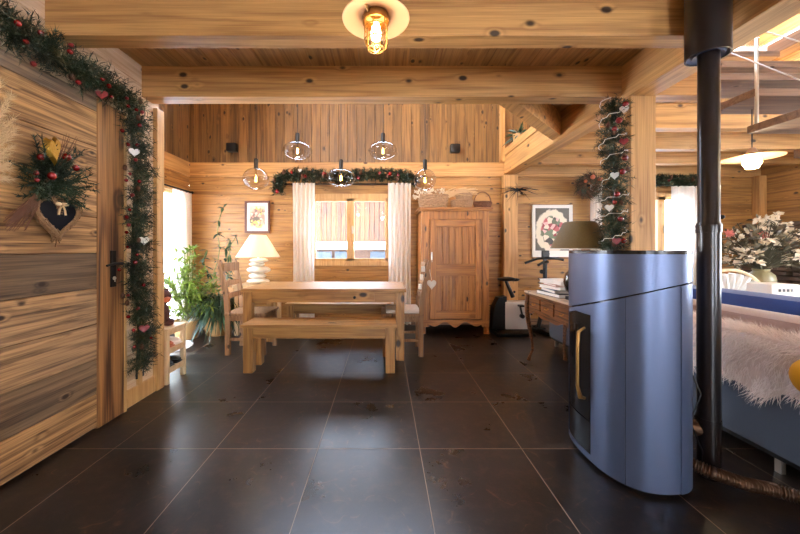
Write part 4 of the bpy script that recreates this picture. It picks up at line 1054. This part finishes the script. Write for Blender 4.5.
h = thing('flexible_hose', 'brown corrugated flexible hose on the floor running right from the stove', 'hose', (1.8, 1.6, 0))
m = MB(); base = [Vector(q) for q in ((1.52, 1.72, .10), (1.60, 1.62, .085), (1.72, 1.585, .055), (1.85, 1.56, .04), (1.93, 1.5, .035), (2.0, 1.42, .035), (2.06, 1.3, .035), (2.1, 1.15, .035))]
P_, L_ = path_pts(base, 420); m.tube(P_, [.027 + .005 * math.sin(i * 1.15) for i in range(420)], 14); m.build('corrugated_tube', M['copper'], h, True, angle=0)
m = MB(); m.tube([(1.53, 1.69, .62), (1.585, 1.66, .45), (1.55, 1.68, .3), (1.60, 1.67, .16), (1.62, 1.70, .02)], .004, 6); o = m.build('power_cable', M['black']); tag(o, 'thin black cable hanging from the rear of the stove', 'cable')

# ------------------------------------------------------------------ sofa and cushions
sf = thing('sofa', 'long blue-grey upholstered sofa with its back to the stove', 'sofa', (2.5, 2.4, 0))
m = MB(); m.box(2.03, 2.24, .6, 4.1, .10, .70, .04); m.build('backrest', M['sofa'], sf, True)
m = MB(); m.box(2.2, 3.0, .6, 4.1, .10, .42, .04); m.build('seat', M['sofa'], sf, True)
m = MB(); m.box(2.06, 2.95, .62, 4.08, .075, .105); m.build('base_rail', M['black'], sf)
for y in (.7, 1.73, 2.8, 4.0):
    for x in (2.07, 2.9): m = MB(); m.box(x, x + .025, y, y + .03, 0, .08); m.build('foot', M['steel'], sf)
def cushion(mb, x0, x1, y0, y1, z0, z1, bev): mb.box(x0, x1, y0, y1, z0, z1, bev)
m = MB(); m.box(2.25, 2.52, .7, 2.9, .43, .785, .09); o = m.build('back_cushion', M['mauve'], None, True); tag(o, 'long mauve-brown cushion behind the sheepskin on the sofa', 'cushion')
m = MB(); m.box(2.74, 2.96, .6, 3.6, .43, .845, .09); o = m.build('bolster_cushion', M['blue'], None, True); tag(o, 'long royal blue velvet cushion between mauve cushion and white ribbed chair', 'cushion')
# fur throw: base sheet + strands
def throwpt(u, y):  # u arc over back top
    pass
fr = thing('sheepskin_throw', 'shaggy cream sheepskin throw hanging over the sofa back', 'throw', (2.1, 1.9, .74))
prof = [(2.02, .42), (2.015, .5), (2.012, .58), (2.015, .66), (2.04, .702), (2.09, .71), (2.16, .712), (2.22, .705), (2.235, .69)]
m = MB(); ys = [1.35 + 1.2 * i / 24 for i in range(25)]; g = []
def edge(y): return .03 * math.sin(y * 13) + .02 * math.sin(y * 31)
for y in ys: g.append([m.bm.verts.new((x - .004, y, z + (edge(y) if z < .55 else 0))) for x, z in prof])
for i in range(24):
    for j in range(len(prof) - 1): m.bm.faces.new((g[i][j], g[i + 1][j], g[i + 1][j + 1], g[i][j + 1]))
m.build('hide', M['hide'], fr)
m = MB(); pv = [Vector((x, 0, z)) for x, z in prof]
for i in range(11000):
    y = R.uniform(1.33, 2.57); k = R.random() * (len(prof) - 1.01); j = int(k); q = pv[j].lerp(pv[j + 1], k - j); tn = (pv[j] - pv[j + 1]).normalized(); nn = Vector((tn.z, 0, -tn.x)); nn = nn if nn.dot(Vector((-1, 0, .5))) > 0 else -nn
    cl = Vector((math.sin(y * 40 + q.z * 20) * .3, math.cos(q.z * 35 + y * 9) * .4, 0))
    dv = (tn * 1.0 + nn * .55 + rand_dir() * .5 + cl * .9).normalized(); p0 = Vector((q.x, y, q.z + (edge(y) if q.z < .55 else 0)))
    m.blade(p0, dv, R.uniform(.035, .08), .0042, side=dv.cross(rand_dir()))
m.build('fur_pile', M['fur'], fr, recalc=False)
m = MB(); m.ball((1.915, 1.465, .60), .09, sx=.8, n=24); o = m.build('yellow_cushion', M['yellow'], None, True); tag(o, 'small round yellow plush ball against the sheepskin at the right edge', 'cushion')
# ribbed tub chair
ch = thing('tub_chair', 'round-backed chair with white ribbed cushion behind the blue cushion', 'chair', (3.69, 3.62, 0))
m = MB()
for i in range(15):
    a = PI * (.0 + i / 14); r = .40
    m.tube([(3.69 - .05 + math.cos(a) * .06, 3.62 + .0, .5 + .05), (3.69 + math.cos(a) * r * .6, 3.55, .5 + math.sin(a) * r * .72), (3.69 + math.cos(a) * r, 3.52, .5 + math.sin(a) * r * 1.05)], [.02, .045, .03], 8)
m.build('ribbed_cushion', M['rug'], ch, True)
m = MB(); m.tube([(3.69 + math.cos(PI * i / 20) * .44, 3.55, .5 + math.sin(PI * i / 20) * .455) for i in range(21)], .018, 8); m.build('wicker_rim', M['whitewood'], ch, True)
m = MB(); m.lathe([(.0, .36), (.40, .36), (.43, .42), (.40, .5), (0, .5)], (3.69, 3.85, 0), 32); m.build('seat', M['checker'], ch, True)
for dx, dy in ((-.25, -.2), (.25, -.2), (-.25, .25), (.25, .25)): m = MB(); m.cyl((3.69 + dx, 3.85 + dy, 0), (3.69 + dx * .9, 3.85 + dy * .9, .38), .02, n=10); m.build('leg', M['whitewood'], ch)

# sideboard + vase
sb = thing('sideboard', 'low wooden sideboard against the right carrying the flower vase', 'sideboard', (4.75, 4.2, 0))
m = MB(); m.box(4.18, 5.5, 3.85, 4.35, .06, .66, .006); m.build('body', M['furn_x'], sb)
m = MB(); m.box(4.15, 5.53, 3.82, 4.37, .66, .69, .006); m.build('tabletop', M['furn_x'], sb)
for k in range(3):
    m = MB(); m.box(4.2 + k * .43, 4.61 + k * .43, 3.83, 3.85, .1, .62, .006); dd = m.build('door', M['furn_x'], sb); m = MB(); m.ball((4.55 + k * .43, 3.82, .4), .015, n=10); m.build('knob', M['iron'], dd)
vx, vy = PX(761, 4.0), 4.0
v_ = thing('flower_vase', 'round grey-green vase holding a large cream and pink silk bouquet', 'vase', (vx, vy, .69))
m = MB(); m.lathe([(0, 0), (.07, 0), (.115, .06), (.13, .12), (.115, .18), (.07, .225), (.08, .25), (.065, .25), (.05, .2)], (vx, vy, .69), 32); m.build('vase_body', M['vase'], v_, True)
fb = thing('flower_bouquet', 'large bouquet of cream lilies, pink flowers and dark leaves in the round vase', 'flowers', (vx, vy, .94))
ms, ml = MB(), MB()
FL = 0
for i in range(150):
    a = R.uniform(0, PI); r = R.uniform(.25, .62); e = Vector((vx + .02 + math.cos(a) * r * .95, vy + R.uniform(-.2, .2), 1.0 + abs(math.sin(a)) * r * 1.0 * (.95) - .02))
    if i < 3: e = Vector((vx - .02 + i * .05, vy - .1, 1.52 + .03 * i))
    s0 = Vector((vx, vy, .92)); ms.tube([s0, s0.lerp(e, .5) + Vector((0, 0, .05)), e], .004, 4)
    kind = R.random()
    if i < 3 or kind < .5:
        mf = MB()
        for k in range(9): dv = (rand_dir() + Vector((0, -.4, .4))).normalized(); mf.blade(e, dv, R.uniform(.045, .08), .04, side=dv.cross(rand_dir()), droop=.2, seg=3)
        mf.ball(e, .018, n=8); mf.build('cream_flower', M['petal'], fb, recalc=False)
    elif kind < .52:
        mk = MB(); mk.ball(e, .02, n=8)
        for k in range(26): dv = (rand_dir() + Vector((0, -.5, 0))).normalized(); mk.blade(e, dv, .06, .035, side=dv.cross(rand_dir()), seg=2)
        mk.build('pink_flower', M['pink'], fb, recalc=False)
    if kind > .45:
        for k in range(3): dv = (rand_dir() + (e - s0).normalized()).normalized(); ml.blade(e.lerp(s0, .15 * R.random() + .05 * k), dv, R.uniform(.09, .17), .035, side=dv.cross(rand_dir()), droop=.3, seg=3)
ms.build('stems', M['stemd'], fb); ml.build('leaves', M['leafs'], fb, recalc=False)
m = MB()
for k in range(14):
    z = .69 + k * .062
    for q in range(5): y = 3.6 + q * .3 + R.uniform(-.04, .04); m.box(5.50 + R.uniform(-.03, .02), XR - .01, y, y + .29, z + .003, z + .055, .005)
m.box(5.54, XR - .01, 3.6, 5.1, 0, .69); o = m.build('stone_hearth', M['ledge']); tag(o, 'rough dark stacked-stone chimney breast behind the bouquet on the right wall', 'fireplace')
st = thing('gift_box', 'white box printed with dark letters beside the vase', 'box', (3.55, 3.0, .7))
# small table for the box
tt = thing('coffee_table', 'small wooden table carrying the white printed box', 'table', (3.6, 3.0, 0))
m = MB(); m.box(3.35, 3.95, 2.82, 3.22, .67, .70, .005); m.build('tabletop', M['furn_x'], tt)
for x in (3.37, 3.88):
    for y in (2.84, 3.15): m = MB(); m.box(x, x + .05, y, y + .05, 0, .67); m.build('leg', M['furn_z'], tt)
m = MB(); m.box(3.41, 3.66, 2.92, 3.12, .70, .865, .006); m.build('carton', M['paper'], st)
m = MB()
for k in range(4): m.box(3.47 + k * .036, 3.49 + k * .036, 2.916, 2.92, .80, .825)
m.build('lettering', M['printd'], st)
m = MB(); m.box(3.68, 3.86, 2.92, 3.12, .70, .83, .02); o = m.build('white_pouch', M['checker'], None, True); tag(o, 'off-white pouch lying right of the printed box', 'pouch')

# ------------------------------------------------------------------ staircase
stc = thing('open_staircase', 'open suspended staircase with dark wooden treads and thin steel hanging rods', 'staircase', (3.1, 2.3, 1.75))
XS = 2.6
for k in range(-1, 5):
    yf_ = 2.38 + .27 * k; zb = 2.0 + .25 * k; m = MB(); m.box(XS, 3.75, yf_ - .32, yf_, zb, zb + .055, .006); m.build('tread', M['tread'], stc)
for y, z0 in ((2.33, 2.0), (2.87, 2.5), (2.06, 1.75)):
    m = MB(); m.cyl((XS + .015, y, z0), (XS + .015, y, 3.9), .011, n=10); m.build('hanging_rod', M['steel'], stc)
for off in (2.47 - 2.075, 2.232 - 2.075, 2.75 - 2.075):
    m = MB(); m.cyl((XS, 1.7, 1.7 + off), (XS, 3.3, 3.3 + off), .004, n=6); m.build('railing_cable', M['steel'], stc)

# upstairs plant
m = MB(); c = Vector((PX(519, 4.9), 4.9, 2.74))
for i in range(60):
    dv = (rand_dir() + Vector((0, 0, .6))).normalized(); m.blade(c + Vector((0, 0, .12)), dv, R.uniform(.12, .3), .03, side=dv.cross(rand_dir()), droop=.3, seg=3)
up = thing('upstairs_plant', 'small dark plant standing on the floor edge above the main beam', 'plant', c); m.build('leaves', M['leafd'], up, recalc=False)
m = MB(); m.lathe([(0, 0), (.07, 0), (.09, .14), (.07, .14)], c - Vector((0, 0, .01)), 20); m.build('pot', M['terra'], up, True)

# ------------------------------------------------------------------ shoe bench + contents
x0, x1, y0, y1, zt = -2.55, -1.86, 2.86, 3.14, .485
sbn = thing('shoe_bench', 'pale wooden shoe bench with two shelves at the corner of the left wall', 'bench', (-2.2, 3.0, 0))
m = MB(); m.box(x0, x1, y0, y1, zt - .02, zt, .004); m.build('seat', M['whitewood'], sbn)
for x in (x0 + .01, x1 - .045):
    for y in (y0 + .005, y1 - .04): m = MB(); m.box(x, x + .035, y, y + .035, 0, zt - .02, .003); m.build('leg', M['whitewood'], sbn)
for z in (.29, .12):
    m = MB(); m.box(x0 + .01, x1 - .01, y0 + .01, y1 - .01, z, z + .015, .002); m.box(x1 - .03, x1 - .012, y0 + .04, y1 - .04, z - .03, z + .02, .002); m.build('shelf', M['whitewood'], sbn)
m = MB(); m.box(x1 - .03, x1 - .012, y0 + .04, y1 - .04, zt - .06, zt - .02); m.build('apron', M['whitewood'], sbn)
def shoe(label, mat, x, y, z, s=1.0, tall=.07):
    m = MB(); m.ball((x - .07 * s, y, z + .04), 1, sx=.075 * s, sy=.045 * s, sz=.05 + tall * .4, n=14); m.ball((x + .04 * s, y, z + .03), 1, sx=.11 * s, sy=.045 * s, sz=.035, n=14)
    m.box(x - .14 * s, x + .14 * s, y - .04 * s, y + .04 * s, z, z + .014, .005); o = m.build('shoe', mat, None, True); return tag(o, label, 'shoe', 'shoes on the shoe bench')
shoe('black shoe on the lower shelf of the shoe bench, nearer the wall end', M['black'], -2.02, 2.945, .137, 1, .12)
shoe('black shoe on the lower shelf of the shoe bench, towards the plants', M['black'], -2.02, 3.06, .137, 1, .12)
shoe('tan shoe on the upper shelf of the shoe bench', M['leather'], -2.02, 2.95, .307, 1, .12)
shoe('pale shoe on the upper shelf of the shoe bench beside the tan one', M['paper'], -2.02, 3.06, .307, 1, .1)
tb = thing('brown_figure', 'dark brown plush figure sitting on the shoe bench behind the wall corner', 'figure', (-2.02, 3.0, zt))
m = MB(); m.ball((-2.02, 3.0, zt + .11), 1, sx=.075, sy=.07, sz=.11, n=18); m.ball((-1.975, 2.97, zt + .09), 1, sx=.04, sy=.03, sz=.07, n=12); m.ball((-1.95, 2.99, zt + .03), 1, sx=.06, sy=.03, sz=.03, n=12); m.ball((-2.0, 3.06, zt + .03), 1, sx=.07, sy=.03, sz=.03, n=12)
m.build('body', M['brown'], tb, True)
m = MB(); m.ball((-2.0, 3.0, zt + .255), 1, sx=.07, sy=.07, sz=.068, n=18); m.ball((-2.0, 3.05, zt + .31), .022, n=10); m.ball((-2.02, 2.95, zt + .31), .022, n=10); hd = m.build('head', M['brown'], tb, True)
m = MB(); m.ball((-1.94, 2.97, zt + .24), 1, sx=.03, sy=.035, sz=.026, n=12); tag(m.build('muzzle', M['leather'], hd, True), 'tan muzzle')

# rug
m = MB(); m.lathe([(0, .012), (.3, .012), (.31, .006), (.31, .001), (0, .001)], (-2.64, 3.98, 0), 40); o = m.build('round_rug', M['rug'], None, True); tag(o, 'small round white mat on the floor before the garden door', 'rug')

# ------------------------------------------------------------------ plants left corner
def leaflet(mb, p, d, L, w, up=Vector((0, 0, 1)), droop=.35):
    side = d.cross(up); side = side if side.length > .1 else Vector((1, 0, 0)); mb.blade(p, d, L, w, side=side + rand_dir() * .3, droop=droop, seg=4)
pl = thing('dark_potted_plant', 'dark green long-leaved plant in a wide tan pot behind the left chair', 'potted plant', (-2.30, 4.62, 0))
px_, py_ = -2.30, 4.62
m = MB(); m.lathe([(0, 0), (.15, 0), (.21, .12), (.22, .26), (.2, .26), (.18, .2), (0, .2)], (px_, py_, 0), 36); m.build('pot', M['terra'], pl, True)
m = MB(); m.cyl((px_, py_, 0), (px_, py_, .2), .0, .18); 
m = MB()
for i in range(760):
    a = R.uniform(0, 2 * PI); el = R.uniform(-.1, 1.15); dv = Vector((math.cos(a) * math.cos(el), math.sin(a) * math.cos(el), math.sin(el)))
    base_ = Vector((px_ + math.cos(a) * R.uniform(0, .16), py_ + math.sin(a) * R.uniform(0, .14), .26 + R.uniform(0, .25))); leaflet(m, base_, dv, R.uniform(.22, .46), R.uniform(.016, .028), droop=.85)
m.build('leaves', M['leafd'], pl, recalc=False)
m = MB(); lf = MB()
for (sx_, ex, ez) in ((-.1, PX(221, 4.9), PZ(208, 4.9)), (.0, PX(234, 4.9), PZ(236, 4.9)), (-.15, PX(205, 4.9), PZ(250, 4.9)), (.1, PX(228, 4.9), PZ(240, 4.9))):
    s0 = Vector((px_ + sx_, py_, .25)); e = Vector((ex, 4.88, ez)); pts = [s0.lerp(e, t / 8) + Vector((math.sin(t * 1.7) * .035, .02, 0)) for t in range(9)]; m.tube(pts, .006, 5)
    for t in range(3, 9):
        for k in range(4):
            dv = (rand_dir() + Vector((0, -.3, -.1))).normalized(); leaflet(lf, pts[t], dv, R.uniform(.07, .13), .04, droop=.3)
m.build('climbing_stems', M['stem'], pl); lf.build('climber_leaves', M['leafd'], pl, recalc=False)
pb = thing('leafy_potted_plant', 'large bright green leafy plant in front of the garden door', 'potted plant', (-2.62, 4.35, 0))
m = MB(); m.lathe([(0, 0), (.13, 0), (.17, .24), (.155, .24), (.13, .2), (0, .2)], (-2.62, 4.42, 0), 32); m.build('pot', M['terra'], pb, True)
m = MB(); lf = MB()
for i in range(44):
    a = R.uniform(0, 2 * PI); r = R.uniform(.1, .46); e = Vector((-2.55 + math.cos(a) * r * .95, 4.28 + math.sin(a) * r * .7, .25 + R.uniform(.05, 1.15 - r * .9)))
    e.x = max(e.x, -2.93); s0 = Vector((-2.62, 4.42, .22)); pts = [s0.lerp(e, t / 5) + Vector((0, 0, .1 * math.sin(PI * t / 5))) for t in range(6)]; m.tube(pts, .005, 5)
    for t in range(2, 6):
        for k in range(8):
            dv = (rand_dir() * .8 + (e - s0).normalized() * .8).normalized(); leaflet(lf, pts[t], dv, R.uniform(.08, .17), R.uniform(.018, .032), droop=.35)
m.build('stems', M['stem'], pb); lf.build('leaves', M['leaf'], pb, recalc=False)

# ------------------------------------------------------------------ outside
m = MB(); m.box(-40, 40, 5.6, 60, -.6, -.3); m.box(-40, -3.4, -30, 5.6, -.6, -.3); m.box(6.2, 40, -30, 5.6, -.6, -.3); m.box(-3.4, 6.2, -30, -4.4, -.6, -.3); o = m.build('outside_ground', M['snow']); struct(o)
m = MB(); planks(m, 1, 9.0, -.3, 2.75, -4.2, 3.2, .13, -1, 2, 0, gd=.02, gw=.008); m.box(-4.2, 3.2, 8.95, 9.1, 2.7, 2.8)
o = m.build('outside_barn_wall', M['fence'], recalc=False); tag(o, 'brown upright-boarded barn wall outside the dining window', 'barn')
m = MB(); m.box(-4, 3, 8.3, 8.9, 1.17, 1.36, .05); o = m.build('snow_ledge', M['snow']); tag(o, 'bright snow bank in front of the barn wall outside', 'snow')
m = MB(); m.box(-4, 3, 8.5, 8.9, -.3, 1.16); sw_ = m.build('garden_wall', M['hide2']); tag(sw_, 'low brown wall under the snow bank outside', 'wall')
for x in (-1.75, -1.25, -.35, .05):
    m = MB(); m.box(x, x + .42, 8.44, 8.5, .95, 1.12, .01); o = m.build('wall_panel', M['carblue'], sw_)
# bare snowy tree outside the living room window and skylight
for nm, lb, o0, hgt in (('bare_tree', 'snowy bare tree outside the living room window', Vector((7.5, 10.5, -.3)), 1.0),):
    m = MB()
    def br_(p, d, L, r, dep):
        e = p + d * L; m.tube([p, p.lerp(e, .5) + rand_dir() * L * .06, e], [r, r * .8, r * .6], 5)
        if dep:
            for k in range(3): br_(p.lerp(e, R.uniform(.5, 1)), (d + rand_dir() * .8).normalized(), L * .68, r * .52, dep - 1)
    br_(o0, Vector((0 if hgt < 2 else -.15, 0 if hgt < 2 else -.15, 1)).normalized(), 1.3 * hgt, .045, 5 if hgt < 2 else 4)
    tag(m.build(nm, M['twig']), lb, 'tree')

# ------------------------------------------------------------------ world, camera
w = bpy.data.worlds.new('sky'); sc.world = w; w.use_nodes = True; nt = w.node_tree; nt.nodes.clear()
bg = nt.nodes.new('ShaderNodeBackground'); ow = nt.nodes.new('ShaderNodeOutputWorld'); tc = nt.nodes.new('ShaderNodeTexCoord'); sx = nt.nodes.new('ShaderNodeSeparateXYZ'); rp = nt.nodes.new('ShaderNodeValToRGB')
nt.links.new(tc.outputs['Generated'], sx.inputs[0]); nt.links.new(sx.outputs[2], rp.inputs[0]); nt.links.new(rp.outputs[0], bg.inputs[0]); nt.links.new(bg.outputs[0], ow.inputs[0])
rp.color_ramp.elements[0].position = 0; rp.color_ramp.elements[0].color = (.93, .96, 1, 1); rp.color_ramp.elements[1].position = .7; rp.color_ramp.elements[1].color = (.55, .72, 1, 1)
bg.inputs[1].default_value = 26.0
sl = bpy.data.lights.new('sun', 'SUN'); sl.energy = 90; sl.angle = .02; sl.color = (1, .95, .88); so_ = bpy.data.objects.new('sun', sl); COL.objects.link(so_)
so_.rotation_euler = (Vector((1, -.95, 2.1))).to_track_quat('Z', 'Y').to_euler()
cam = bpy.data.cameras.new('camera'); co = bpy.data.objects.new('camera', cam); COL.objects.link(co); sc.camera = co
co.location = (0, 0, 1.173); co.rotation_euler = (PI / 2, 0, 0)
cam.sensor_width = 36; cam.lens = F / 800 * 36; cam.shift_x = 16 / 800; cam.shift_y = -17.5 / 800; cam.clip_start = .05
vs = sc.view_settings; sc.display_settings.display_device = 'sRGB'
vs.view_transform = 'Standard'; vs.look = 'None'; vs.gamma = 1; vs.use_curve_mapping = False; vs.exposure = -.02
cy = sc.cycles; cy.max_bounces = 10; cy.diffuse_bounces = 6; cy.glossy_bounces = 4; cy.transparent_max_bounces = 16; cy.transmission_bounces = 6
cy.caustics_reflective = True; cy.caustics_refractive = False; cy.sample_clamp_indirect = 8; cy.use_denoising = True
